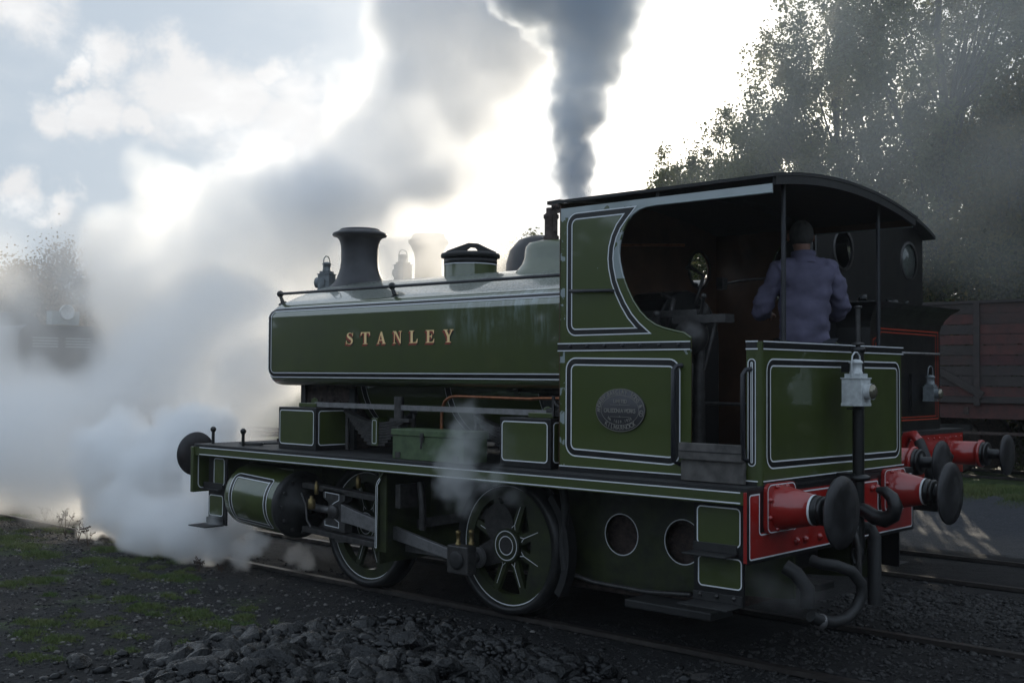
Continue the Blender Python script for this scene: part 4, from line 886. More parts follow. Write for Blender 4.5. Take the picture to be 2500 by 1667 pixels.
MB().sphere((0, .17, 1.67), .018, 8, sc=(.8, 1, 1.4)).build('nose', 'skin', body); MB().sphere((0, .155, 1.63), .022, 8, sc=(1.2, .5, .25)).build('mouth', 'redshade', body)

# ================================================================== second locomotive on the next track
Y2 = 4.14
l2 = thing('steam_locomotive', 'black steam locomotive with orange lining and red buffers on the next track', 'steam locomotive', (-4.5, Y2, 0))
M['black2'] = mat('dull_black_paint', (.010, .009, .009), .3, noise=.4, nscale=5, rvar=.12)
XB = -1.2
MB().box(-8.9, XB, Y2 - 1.2, Y2 + 1.2, 1.30, 1.345).build('running_plate', 'blackmatt', l2)
b2 = MB().box(XB - .03, XB, Y2 - 1.17, Y2 + 1.17, .86, 1.30).build('buffer_beam', 'red', l2)
for i in range(16):
    for z in (1.26, 1.16):
        if z < 1.2 and i % 4: continue
        MB().sphere((XB + .004, Y2 - 1.1 + i * .147, z), .013, 8).build('rivet', 'red', b2)
for y in (Y2 - .8635, Y2 + .8635):
    o = buffer(XB, y, 1.09, 1, par=l2, r0=.135, r1=.13, ln=.32, hr=.22, hx=.60, base=False)
    MB().lathe([(.13, .30), (.15, .305), (.15, .335), (.13, .34)], (XB, y, 1.09), (1, 0, 0), 28).build('collar', 'red', o)
    MB().plate([rpoly([(y - .19, .92), (y + .19, .92), (y + .19, 1.26), (y - .19, 1.26)], .05, 4)], pX(XB), .001, .03).build('buffer_base', 'red', o)
MB().tube([(XB, Y2 - .42, 1.18), (XB + .06, Y2 - .42, 1.32), (XB + .14, Y2 - .44, 1.33), (XB + .2, Y2 - .46, 1.27)], .05, 12).build('vacuum_pipe', 'red', l2)
MB().tube([(XB + .2, Y2 - .46, 1.27), (XB + .28, Y2 - .5, 1.12), (XB + .33, Y2 - .5, .95), (XB + .3, Y2 - .4, .80), (XB + .2, Y2 - .3, .86)], .055, 12).build('vacuum_hose', 'rubber', l2)
MB().box(XB, XB + .03, Y2 - .1, Y2 + .1, .95, 1.2).tube([(XB + .02, Y2, 1.06), (XB + .2, Y2, 1.03), (XB + .3, Y2, 1.0), (XB + .33, Y2, 1.1), (XB + .26, Y2, 1.17)], .04).build('drawhook', 'black', l2)
MB().box(XB + .02, XB + .12, Y2 - 1.15, Y2 - .98, .35, .86).build('guard_iron', 'blackmatt', l2)
# bunker with flared top
BX, BW2 = XB - .13, .86
fl_ = [(0, 1.345), (0, 2.42), (.012, 2.48), (.045, 2.55), (.10, 2.62), (.165, 2.665), (.165, 2.675)]
b = MB(); vs = []
for e, z in fl_: vs += [(-1.9, Y2 - BW2 - e, z), (BX + e, Y2 - BW2 - e, z), (BX + e, Y2 + BW2 + e, z), (-1.9, Y2 + BW2 + e, z)]
k_ = len(fl_); b.add(vs, [(4 * i + a, 4 * i + a + 1, 4 * i + 5 + a, 4 * i + 4 + a) for i in range(k_ - 1) for a in range(3)])
b.box(-1.9, BX - .02, Y2 - BW2, Y2 + BW2, 2.45, 2.5)
bk2 = b.build('bunker', 'black2', l2)
P = pX(BX)
for ins, lw_ in ((.06, .012), (.12, .010)):
    a0, a1, z0, z1, c_ = Y2 - BW2 + ins, Y2 + BW2 - ins, 1.43 + ins * .5, 2.45 - ins * .6, .12
    line('lining', [(a0 + c_, z0), (a1, z0), (a1, z1), (a0 + c_, z1), (a0 + c_ - .03, z1 - c_ + .03), (a0, z1 - c_), (a0, z0 + c_), (a0 + c_ - .03, z0 + c_ - .03)], P, bk2, lw=lw_, m_='redline')
MB().tube([(BX, Y2 - .3, 2.17), (BX + .05, Y2 - .3, 2.17), (BX + .05, Y2 + .72, 2.17), (BX, Y2 + .72, 2.17)], .014, 8).build('handrail', 'steel', bk2)
MB().box(BX - .01, BX + .03, Y2 + .05, Y2 + .40, 1.55, 1.95).build('lamp_board', 'black', bk2)
lamp('oil_lamp', 'dark oil lamp on the back of the black bunker', (BX + .12, Y2 + .32, 1.66), 0, False, .8)
# cab
def z2(y): return 3.56 + .24 * (1 - min(1, abs(y - Y2) / 1.3) ** 2)
CW = 1.27
outl = [(Y2 - CW, 1.345), (Y2 + CW, 1.345)] + [(y, z2(y) - .02) for y in np.linspace(Y2 + CW, Y2 - CW, 13)]
wns = [circ(Y2 - .70, 3.24, .20, 28), circ(Y2 + .90, 3.24, .20, 28)]
cb = MB().plate([outl] + wns, pX(-1.72), 0, .02).build('cab_rear_sheet', 'black2', l2)
for y in (Y2 - .70, Y2 + .90):
    MB().lathe([(.195, 0), (.225, 0), (.225, .03), (.195, .03)], (-1.72, y, 3.24), (1, 0, 0), 30).build('window_rim', 'darksteel', cb)
M['pane'] = mat('sooty_window_glass', (.10, .11, .10), .15, spec=.8)
M['pane'].node_tree.nodes['Principled BSDF'].inputs['Alpha'].default_value = .8
MB().lathe([(0, 0), (.197, 0), (.197, .004), (0, .004)], (-1.715, Y2 + .90, 3.24), (1, 0, 0), 30).build('window_pane', 'pane', cb)
MB().plate([[(Y2 - CW, 1.345), (Y2 + CW, 1.345)] + [(y, z2(y) - .02) for y in np.linspace(Y2 + CW, Y2 - CW, 13)], circ(Y2 - .80, 3.1, .21, 24), circ(Y2 + .80, 3.1, .21, 24)], pX(-2.85), 0, .02).build('cab_front_sheet', 'black2', l2)
for sg in (-1, 1):
    side = [(-2.85, 1.345), (-1.74, 1.345), (-1.74, z2(Y2 + CW) - .03), (-1.90, z2(Y2 + CW) - .03), (-1.95, 3.3), (-2.0, 2.4), (-2.4, 2.35), (-2.55, 2.6), (-2.6, 3.3), (-2.65, z2(Y2 + CW) - .03), (-2.85, z2(Y2 + CW) - .03)]
    MB().plate([side], pY(Y2 + sg * CW, sg), -.01, 0).build('cab_side', 'black2', l2)
rf2 = MB(); ys = np.linspace(Y2 - 1.36, Y2 + 1.36, 21); vs = []
for x in (-2.97, -1.58):
    for y in ys: vs.append((x, y, z2(y) - (.03 if abs(y - Y2) > 1.3 else 0) + .03))
    for y in ys: vs.append((x, y, z2(y) - (.03 if abs(y - Y2) > 1.3 else 0) - .01))
n = len(ys); fs = []
for a in range(n - 1): fs += [(a, a + 1, 2 * n + a + 1, 2 * n + a), (n + a, 3 * n + a, 3 * n + a + 1, n + a + 1), (a, n + a, n + a + 1, a + 1), (2 * n + a, 2 * n + a + 1, 3 * n + a + 1, 3 * n + a)]
rf2.add(vs, fs).build('cab_roof', 'blackmatt', l2)
MB().box(-8.6, -2.86, Y2 - 1.2, Y2 - .75, 1.345, 2.55).box(-8.6, -2.86, Y2 + .75, Y2 + 1.2, 1.345, 2.55).build('side_tank', 'black2', l2)
MB().cone((-9.1, Y2, 2.38), (-2.84, Y2, 2.38), .70, .70, 40).build('boiler', 'black2', l2)
MB().lathe([(.36, -.3), (.27, -.1), (.225, .05), (.205, .2), (.205, .55), (.22, .66), (.27, .76), (.305, .80), (.31, .84), (.26, .87), (.24, .935), (.18, .94)], (-8.76, Y2, 3.08), n=44).build('chimney', 'chim', l2)
MB().lathe([(.58, -.2), (.50, -.05), (.46, .05), (.45, .30), (.40, .48), (.28, .62), (.12, .68), (0, .69)], (-6.55, Y2, 3.14), n=44).build('dome', 'chim', l2)
for x in (-2.6, -5.0, -7.3):
    for sg in (-1, 1):
        w_ = MB().lathe([(0, .03), (.12, .05), (.12, .02), (.45, .02), (.47, .06), (.56, .06), (.57, 0), (.60, 0), (.60, -.03), (0, -.03)], (x, Y2 + sg * .72, .56), (0, sg, 0), 36).build('wheel', 'black2', l2)
MB().box(-8.9, XB - .03, Y2 - .62, Y2 - .59, .45, 1.30).box(-8.9, XB - .03, Y2 + .59, Y2 + .62, .45, 1.30).build('frame_plate', 'black2', l2)
MB().box(-8.93, -8.9, Y2 - 1.2, Y2 + 1.2, .9, 1.345).build('front_beam', 'red', l2)
MB().tube([(-2.2, Y2 - .9, 2.0), (-2.2, Y2 - .9, 3.0)], .03).box(-2.3, -2.0, Y2 + .2, Y2 + .7, 2.5, 3.1).build('cab_fitting', 'blackmatt', l2)
reorigin(l2)
lp2 = lamp('oil_lamp', 'tall handled oil lamp in the steam ahead of the further chimney', (-9.33, Y2, 3.35), R_(180), False, 1.0)
lp2.scale = (1.35, 1.35, 1.25)
# coal and a rag on the bunker
M['coal'] = mat('coal', (.0045, .0045, .005), .16, noise=.5, nscale=4, bump=.9, bscale=7, spec=.32, rvar=.4)
M['coaldust'] = mat('coal_dust', (.012, .0115, .012), .7, noise=.5, nscale=30, bump=.5, bscale=90)
def lumpmesh(seed, m_='coal', flat_=.75, name='lump', sub=1):
    rg = np.random.default_rng(seed); bm = bmesh.new(); bmesh.ops.create_icosphere(bm, subdivisions=sub, radius=1.0)
    nrm_ = [Vector(rg.normal(size=3)).normalized() for _ in range(7)]; ds = rg.uniform(.45, .8, 7)
    for v in bm.verts:
        for n_, d in zip(nrm_, ds):
            q = v.co.dot(n_)
            if q > d: v.co -= n_ * (q - d)
        v.co *= float(rg.uniform(.9, 1.08)); v.co.z *= flat_; v.co.x *= 1.25
    me = bpy.data.meshes.new(name); bm.to_mesh(me); bm.free(); me.materials.append(M[m_]); return me
LUMPS = [lumpmesh(i, name='coal_lump') for i in range(10)]
LUMPF = [lumpmesh(i, name='coal_lump', sub=2) for i in range(10)]
def scatter_mesh(name, metas, items, m_, parent=None):
    """join many small lumps into one mesh; items: (proto index, x, y, z, scale, yaw, tilt)"""
    P_ = [(np.array([v.co[:] for v in me.vertices]), np.array([p.vertices[:] for p in me.polygons])) for me in metas]
    vv, ff, o_ = [], [], 0
    for i, x, y, z, s_, a, t in items:
        v, f = P_[i]; ca, sa, ct, st = math.cos(a), math.sin(a), math.cos(t), math.sin(t)
        Rm = np.array([[ca, -sa, 0], [sa, ca, 0], [0, 0, 1]]) @ np.array([[1, 0, 0], [0, ct, -st], [0, st, ct]])
        vv.append(v @ Rm.T * s_ + (x, y, z)); ff.append(f + o_); o_ += len(v)
    vv = np.concatenate(vv); ff = np.concatenate(ff); me = bpy.data.meshes.new(name)
    me.vertices.add(len(vv)); me.vertices.foreach_set('co', vv.ravel()); me.loops.add(ff.size); me.loops.foreach_set('vertex_index', ff.ravel())
    me.polygons.add(len(ff)); me.polygons.foreach_set('loop_start', np.arange(len(ff)) * ff.shape[1]); me.update(calc_edges=True)
    me.materials.append(M[m_] if isinstance(m_, str) else m_); o = bpy.data.objects.new(name, me); COL.objects.link(o); o.parent = parent; o['kind'] = 'stuff'; return o
it = [(int(RNG.integers(10)), RNG.uniform(-1.85, -1.40), Y2 + RNG.normal(.05, .33), 2.52 + RNG.uniform(0, .2), RNG.uniform(.04, .085), RNG.uniform(0, 6), RNG.uniform(-1, 1)) for _ in range(110)]
o = scatter_mesh('bunker_coal', LUMPS, it, 'coal'); o['label'] = 'coal heaped in the bunker of the black locomotive'; o['category'] = 'coal'

# ================================================================== diesel shunter in the steam
ds = thing('diesel_shunter', 'diesel shunter with round headlight half hidden in white steam', 'locomotive', (-21, Y2, 0))
M['dsl'] = mat('dark_grey_engine_paint', (.030, .028, .034), .4, noise=.4, nscale=3)
XD = -20.3
hood = rpoly([(Y2 - 1.0, 1.2), (Y2 + .98, 1.2), (Y2 + .98, 2.93), (Y2 - 1.0, 2.93)], [0, 0, .28, .28])
MB().plate([hood], pX(XD), -3.6, 0).build('bonnet', 'dsl', ds)
MB().box(XD - 6.5, XD + .3, Y2 - 1.25, Y2 + 1.25, 1.0, 1.2).build('frame_deck', 'dsl', ds)
MB().plate([rpoly([(Y2 - 1.25, 1.2), (Y2 + 1.25, 1.2), (Y2 + 1.25, 3.35), (Y2 - 1.25, 3.35)], [0, 0, .5, .5])], pX(XD - 3.6), -2.4, 0).build('cab', 'dsl', ds)
MB().box(XD - .2, XD + .05, Y2 - .30, Y2 + .32, 2.95, 3.24).build('headlamp_box', 'primer', ds)
MB().lathe([(.16, 0), (.165, .06), (.15, .065), (.13, .03), (0, .02)], (XD + .055, Y2 + .02, 3.22), (1, 0, 0), 28).build('headlight', 'lampw', ds)
for y in (Y2 - .42, Y2 + .32):
    for i in range(4): MB().box(XD + .002, XD + .03, y - .28, y + .28, 2.46 + i * .06, 2.485 + i * .06).build('grille_slat', 'primer', ds)
for y in (Y2 - .8635, Y2 + .8635):
    MB().cone((XD + .3, y, 1.05), (XD + .75, y, 1.05), .10, .09, 16).cone((XD + .75, y, 1.05), (XD + .79, y, 1.05), .22, .22, 24).build('buffer', 'blackmatt', ds)
for x in (-21.5, -24.5):
    for sg in (-1, 1): MB().cone((x, Y2 + sg * .68, .53), (x, Y2 + sg * .80, .53), .56, .56, 28).build('wheel', 'blackmatt', ds)
reorigin(ds)

# ================================================================== wooden wagon on the far track
YW = 11.5; ZW = .28
wg = thing('goods_wagon', 'weathered brown wooden open wagon standing beneath the trees', 'wagon', (-2.0, YW + 1.2, ZW))
WM = []
for i, (c_, c2_) in enumerate([((.055, .028, .024), (.035, .026, .024)), ((.085, .03, .026), (.045, .022, .02)), ((.045, .036, .033), (.03, .024, .022)), ((.032, .028, .027), (.05, .036, .033)), ((.065, .022, .022), (.035, .018, .018))]):
    WM.append(mat('wagon_plank_%s' % 'abcde'[i], c_, .85, noise=.6, nscale=7, col2=c2_, bump=.5, bscale=25))
wx0, wx1 = -5.3, .9; zt_ = 3.135; nP = 9; ph = (zt_ - 1.60) / nP
rg = np.random.default_rng(3)
for i in range(nP):
    z0 = 1.60 + ph * i
    cuts = [wx0] + ([-3.42, -1.3] if i % 2 == 0 or True else []) + [wx1]
    for a, b_ in zip(cuts[:-1], cuts[1:]):
        m_ = WM[int(rg.integers(5))] if i > 0 else WM[1]
        j = float(rg.uniform(-.006, .006)); g_ = float(rg.uniform(.008, .016))
        MB().box(a + .004, b_ - .004, YW + j, YW + .06 + j, z0 + g_ / 2, z0 + ph - g_ / 2).build('plank', m_, wg)
MB().box(wx0, wx1, YW + 2.3, YW + 2.36, 1.6, zt_).box(wx0, wx0 + .06, YW + .06, YW + 2.3, 1.6, zt_).box(wx1 - .06, wx1, YW + .06, YW + 2.3, 1.6, zt_).build('inner_side', WM[2], wg)
MB().box(wx0, wx1, YW, YW + 2.36, 1.5, 1.59).build('floor', WM[3], wg)
MB().box(wx0 - .02, wx1 + .02, YW - .03, YW + .10, zt_ + .003, zt_ + .05).build('top_rail', WM[3], wg)
MB().box(wx0, wx1, YW + .05, YW + .17, 1.24, 1.49).box(wx0, wx1, YW + 2.1, YW + 2.22, 1.24, 1.49).build('solebar', WM[1], wg)
for x in (-3.40, -1.28, .4): MB().box(x - .05, x + .05, YW - .035, YW - .008, 1.45, zt_ + .02).build('stanchion', WM[3], wg)
MB().bar((-4.5, YW - .03, 2.3), (-3.3, YW - .03, 1.62), .03, .12).build('diagonal_brace', WM[2], wg)
for x in (-4.4, -3.6, -.4): MB().box(x - .04, x + .04, YW + .03, YW + .05, 1.3, 1.42).build('axle_bracket', 'rust', wg)
for x in (-4.0, -.8):
    for y in (YW + .48, YW + 1.92): MB().lathe([(0, .03), (.45, .02), (.47, 0), (.5, -.03), (0, -.05)], (x, y, ZW + .49), (0, -1, 0), 32).build('wheel', 'rust', wg)
    MB().box(x - .16, x + .16, YW + .20, YW + .34, ZW + .35, ZW + .70).box(x - .4, x + .4, YW + .22, YW + .30, ZW + .75, ZW + .85).build('axle_box', 'blackmatt', wg)
MB().bar((-4.0, YW + .1, 1.0), (-.8, YW + .1, 1.0), .04, .05).build('brake_lever', 'rust', wg)
for y in (YW + .3, YW + 2.05): MB().cone((wx1, y, 1.35), (wx1 + .5, y, 1.35), .09, .09, 16).build('buffer', 'rust', wg)
reorigin(wg)

# ================================================================== ground
def fbm(x, y, seed, sc, oc=4):
    rg_ = np.random.default_rng(seed); out = np.zeros_like(x); a = 1.0
    for o_ in range(oc):
        for _ in range(3):
            th = rg_.uniform(0, 2 * PI); ph_ = rg_.uniform(0, 2 * PI)
            out += a * np.sin((x * math.cos(th) + y * math.sin(th)) * sc * rg_.uniform(.7, 1.4) + ph_ + 1.3 * np.sin((x * math.sin(th) - y * math.cos(th)) * sc * .7 + ph_))
        a *= .52; sc *= 2.0
    return out / 6
def gz(x, y):
    x = np.asarray(x, float); y = np.asarray(y, float)
    z = -.055 + .022 * fbm(x, y, 5, 1.1)
    # bank rising to the far track
    z = z + .27 * np.clip((y - 6.6) / 3.0, 0, 1) ** 2 * (3 - 2 * np.clip((y - 6.6) / 3.0, 0, 1))
    # slight spoil ridge between the tracks at the right
    z = z + .10 * np.exp(-((y - 2.0 - .1 * np.sin(x * 2)) / .35) ** 2) * np.clip((x - .3) / 1.0, 0, 1)
    z = z - .02 * np.exp(-((y + 2.2) / 1.5) ** 2)
    near = np.exp(-((np.abs(y) - .72) / .25) ** 2)
    z = np.minimum(z, z * (1 - near) + (-.075) * near)
    n2_ = np.exp(-((np.abs(y - Y2) - .72) / .25) ** 2); z = z * (1 - n2_) + (-.075) * n2_
    return z
def grid(name, x0, x1, y0, y1, nx, ny, m_, zf):
    xs = np.linspace(x0, x1, nx); ys = np.linspace(y0, y1, ny); X, Y = np.meshgrid(xs, ys, indexing='ij'); Z = zf(X, Y)
    vv = np.stack([X, Y, Z], -1).reshape(-1, 3); i, j = np.meshgrid(np.arange(nx - 1), np.arange(ny - 1), indexing='ij'); a = (i * ny + j).ravel()
    ff = np.stack([a, a + ny, a + ny + 1, a + 1], 1); me = bpy.data.meshes.new(name)
    me.vertices.add(len(vv)); me.vertices.foreach_set('co', vv.ravel()); me.loops.add(ff.size); me.loops.foreach_set('vertex_index', ff.ravel())
    me.polygons.add(len(ff)); me.polygons.foreach_set('loop_start', np.arange(len(ff)) * 4); me.update(calc_edges=True)
    me.polygons.foreach_set('use_smooth', [True] * len(ff)); me.materials.append(m_); o = bpy.data.objects.new(name, me); COL.objects.link(o); return o
def ground_mat():
    m = bpy.data.materials.new('cinder_yard_ground'); m.use_nodes = True; t = m.node_tree; nn = t.nodes; ll = t.links; b = nn['Principled BSDF']; b.inputs['Specular IOR Level'].default_value = .25
    g = nn.new('ShaderNodeTexCoord'); sp = nn.new('ShaderNodeSeparateXYZ'); ll.new(g.outputs['Object'], sp.inputs[0])
    def noise(s_, d=5, r=.6):
        n_ = nn.new('ShaderNodeTexNoise'); n_.inputs['Scale'].default_value = s_; n_.inputs['Detail'].default_value = d; n_.inputs['Roughness'].default_value = r; ll.new(g.outputs['Object'], n_.inputs[0]); return n_.outputs[0]
    def mr(x, a, c_, smooth=True):
        n_ = nn.new('ShaderNodeMapRange'); n_.interpolation_type = 'SMOOTHSTEP'; ll.new(x, n_.inputs[0]); n_.inputs[1].default_value = a; n_.inputs[2].default_value = c_; return n_.outputs[0]
    def mix(f_, a, c_):
        n_ = nn.new('ShaderNodeMix'); n_.data_type = 'RGBA'; ll.new(f_, n_.inputs[0])
        for s_, k_ in ((a, 6), (c_, 7)):
            if isinstance(s_, tuple): n_.inputs[k_].default_value = (*s_, 1)
            else: ll.new(s_, n_.inputs[k_])
        return n_.outputs[2]
    def mm(op, a, b_):
        n_ = nn.new('ShaderNodeMath'); n_.operation = op
        for k_, s_ in enumerate((a, b_)):
            if isinstance(s_, (int, float)): n_.inputs[k_].default_value = s_
            else: ll.new(s_, n_.inputs[k_])
        return n_.outputs[0]
    fine = noise(42, 6, .7); mid = noise(6); big = noise(.9)
    c_ = mix(mr(fine, .40, .66), (.0045, .0042, .0045), (.019, .018, .0185))
    brown = mix(mr(fine, .42, .62), (.013, .010, .0085), (.042, .033, .027))
    left = mr(sp.outputs[0], -3.0, -7.0); nearl = mr(sp.outputs[1], -1.6, -3.2)
    c_ = mix(mm('MULTIPLY', mm('MULTIPLY', left, nearl), mr(big, .42, .62)), c_, brown)
    # paler bare strip and tarmac beyond the second track
    far = mr(mm('ADD', sp.outputs[1], mm('MULTIPLY', mid, .5)), 5.55, 5.75)
    c_ = mix(far, c_, mix(mr(fine, .4, .65), (.04, .039, .041), (.095, .092, .092)))
    tar = mr(sp.outputs[1], 6.3, 7.3); c_ = mix(tar, c_, mix(mr(fine, .4, .6), (.030, .032, .038), (.055, .058, .066)))
    moss = mm('MULTIPLY', mr(noise(1.3, 6, .65), .56, .66), mm('MULTIPLY', mr(sp.outputs[0], -3.2, -4.6), mr(sp.outputs[1], -1.0, -1.8)))
    c_ = mix(mm('MULTIPLY', moss, .8), c_, mix(mr(fine, .4, .6), (.020, .032, .008), (.05, .075, .02)))
    rise = mm('MULTIPLY', mr(sp.outputs[1], 9.9, 10.3), 1.0); c_ = mix(rise, c_, mix(mr(mid, .4, .6), (.022, .04, .010), (.05, .07, .022)))
    ll.new(c_, b.inputs['Base Color'])
    r = nn.new('ShaderNodeMapRange'); r.inputs[3].default_value = .6; r.inputs[4].default_value = .95; ll.new(mid, r.inputs[0]); ll.new(r.outputs[0], b.inputs['Roughness'])
    u = nn.new('ShaderNodeBump'); u.inputs['Strength'].default_value = .9; u.inputs['Distance'].default_value = .03; ll.new(fine, u.inputs['Height'])
    u2 = nn.new('ShaderNodeBump'); u2.inputs['Strength'].default_value = .6; u2.inputs['Distance'].default_value = .06; ll.new(mid, u2.inputs['Height']); ll.new(u2.outputs[0], u.inputs['Normal'])
    ll.new(u.outputs[0], b.inputs['Normal']); return m
GM = ground_mat()
def gz_hi(x, y): return gz(x, y) + .006 * fbm(x, y, 9, 14, 3) + .004 * fbm(x, y, 11, 40, 2)
gr = grid('ground', -22, 8, -12, 14, 700, 600, GM, gz_hi); gr['kind'] = 'structure'
M['field'] = mat('rough_grass_field', (.030, .045, .016), .9, noise=.5, nscale=.4, bump=.3, bscale=3)
# the land beyond, one big sheet with a hole where the yard lies
fm = MB(); Q = 500
for (a, b_, c_, d_) in ((-Q, -22, -Q, Q), (8, Q, -Q, Q), (-22, 8, -Q, -12), (-22, 8, 14, Q)):
    fm.add([(a, c_, -.06), (b_, c_, -.06), (b_, d_, -.06), (a, d_, -.06)], [(0, 1, 2, 3)])
fo_ = fm.build('field', 'field'); fo_['kind'] = 'structure'
# --- tracks
M['rail'] = mat('rail_steel', (.04, .032, .028), .6, metal=.3, noise=.5, nscale=9, rvar=.2)
M['railtop'] = mat('rail_head', (.045, .038, .034), .5, metal=.6, noise=.5)
M['sleeper'] = mat('old_sleeper', (.035, .03, .027), .9, noise=.5, nscale=7, bump=.5, bscale=20)
def track(yc, zt, x0, x1, bend=0.):
    root = bpy.data.objects.new('railway_track', None); COL.objects.link(root); root['kind'] = 'structure'; root.location = (0, yc, zt)
    for sg in (-1, 1):
        xs = np.linspace(x0, x1, 60); pts = [(x, yc + sg * .7525 + bend * max(0, x - .5) ** 2, zt) for x in xs]
        prof_ = [(-.035, 0), (.035, 0), (.035, -.035), (.009, -.05), (.009, -.11), (.065, -.13), (-.065, -.13), (-.009, -.11), (-.009, -.05), (-.035, -.035)]
        b = MB(); vs = [(x, y + a, z + c_) for x, y, z in pts for a, c_ in prof_]; k_ = len(prof_)
        for i in range(len(pts) - 1):
            for j in range(k_):
                b.f.append((i * k_ + j, i * k_ + (j + 1) % k_, (i + 1) * k_ + (j + 1) % k_, (i + 1) * k_ + j)); b.m.append(1 if j == 0 else 0); b.sm.append(False)
        b.v = vs; b.build('rail', ['rail', 'railtop'], root)
    sm_ = MB().box(-.13, .13, -1.3, 1.3, -.13, 0).build('sleeper', 'sleeper', root, bevel=.01)
    xs = np.arange(x0 + .3, min(x1, 6), .75)
    for i, x in enumerate(xs):
        o = sm_ if i == 0 else sm_.copy()
        if i: COL.objects.link(o)
        o.location = (x, yc + bend * max(0, x - .5) ** 2, zt - .052 + .008 * math.sin(i * 2.7)); o.rotation_euler = (0, 0, .01 * math.sin(i * 5))
    reorigin(root)
track(0, -.03, -45, 14, .0)
track(Y2, -.03, -45, 14, .0)
track(YW + 1.2, ZW - .01, -40, 14)
# --- loose stones and coal
def inframe_rand(n_, x0, x1, y0, y1): return RNG.uniform(x0, x1, n_), RNG.uniform(y0, y1, n_)
# foreground heap of coal: centre line roughly from (-3.3,-4.4) to (1.0,-3.6)
coalheap = thing('coal_heap', 'heap of loose shiny coal lumps on the ground in front of the locomotive', 'coal heap', (-2.0, -2.4, -.05))
HP = [(-3.0, -3.3, .38), (-2.95, -2.75, .5), (-2.95, -2.1, .5), (-2.75, -1.75, .5), (-2.3, -1.75, .45), (-2.2, -2.5, .8), (-1.6, -2.1, .6), (-1.2, -1.9, .45), (-1.5, -2.9, .8), (-2.2, -3.5, .7), (-.8, -2.4, .4)]
def heapz(x, y):
    z = 0.
    for cx_, cy_, r in HP:
        d = ((x - cx_) ** 2 + (y - cy_) ** 2) / (r * r)
        if d < 1: z = max(z, (.155 if cx_ < -.2 else .10) * (1 - d) ** .8 * r / .7)
    return z
lum = []
while len(lum) < 7500:
    x, y = RNG.uniform(-3.7, .2), RNG.uniform(-4.4, -1.1); h = heapz(x, y)
    if h <= .004 and RNG.random() > .035: continue
    s_ = float(min(.10, max(.012, RNG.lognormal(-3.72, .52)))) * (1.15 if y < -2.3 + .6 * (x + 3) else .7)
    lum.append((int(RNG.integers(10)), x, y, float(gz(x, y)) + h * float(RNG.uniform(.75, 1.0)) + s_ * .15, s_, RNG.uniform(0, 6.28), RNG.uniform(-.9, .9)))
camp = np.array([3.9675, -7.7783, 1.9195]); fv = np.array([-.678, .734, .0286])
def px_size(t): d = (np.array(t[1:4]) - camp) @ fv; return t[4] / max(d, .5) if d > 6.5 else 0
lum.sort(key=px_size, reverse=True)
for i, (k_, x, y, z, s_, a, tl) in enumerate(lum[:300]):
    o = bpy.data.objects.new('coal_lump', LUMPF[k_]); COL.objects.link(o); o.location = (x, y, z); o.scale = (s_, s_, s_); o.rotation_euler = (tl, tl * .5, a); o.parent = coalheap
o = scatter_mesh('small_coal', LUMPS, lum[300:], 'coal', coalheap)
Z_ = lambda X, Y: gz(X, Y) - .03 + np.vectorize(heapz)(X, Y) * .8 + .02 * (np.vectorize(heapz)(X, Y) > .01)
o = grid('coal_slack', -3.8, .3, -4.5, -1.0, 90, 80, M['coaldust'], Z_); o.parent = coalheap; o['kind'] = 'stuff'
reorigin(coalheap)
# ballast and cinders elsewhere
M['stone'] = mat('cinder_stone', (.010, .0095, .010), .7, noise=.6, nscale=12, bump=.3, col2=(.036, .034, .033), spec=.3)
M['palestone'] = mat('pale_pebble', (.14, .13, .12), .7, noise=.5, nscale=9)
STN = [lumpmesh(50 + i, 'stone', .6, 'stone') for i in range(6)]
def stones(name, label, n_, fx, smin, smax, m_, sink=.2):
    it_ = []
    while len(it_) < n_:
        x, y = fx()
        s_ = float(np.clip(RNG.lognormal(math.log((smin + smax) / 2.6), .4), smin, smax))
        it_.append((int(RNG.integers(6)), x, y, float(gz(x, y)) + s_ * sink, s_, RNG.uniform(0, 6.28), RNG.uniform(-.6, .6)))
    o_ = scatter_mesh(name, STN, it_, m_); o_['label'] = label; o_['category'] = 'stones'; return o_
stones('ballast', 'dark ballast stones spread along the track behind the locomotive', 22000, lambda: (RNG.uniform(-.6, 7.0), RNG.uniform(-4.5, 2.9)), .007, .034, 'stone')
stones('cinders', 'fine dark cinders lying across the yard', 17000, lambda: (RNG.uniform(-12, 0), RNG.uniform(-6.5, -.3)), .006, .022, 'stone')
stones('pebbles', 'pale pebbles scattered over the mossy ground', 4500, lambda: (RNG.uniform(-12, -2), RNG.uniform(-7, -1.0)), .006, .026, 'palestone')
stones('spoil', 'dark spoil and clinker between the two tracks', 6000, lambda: (RNG.uniform(-1, 8), RNG.normal(2.1, .45)), .010, .045, 'stone')
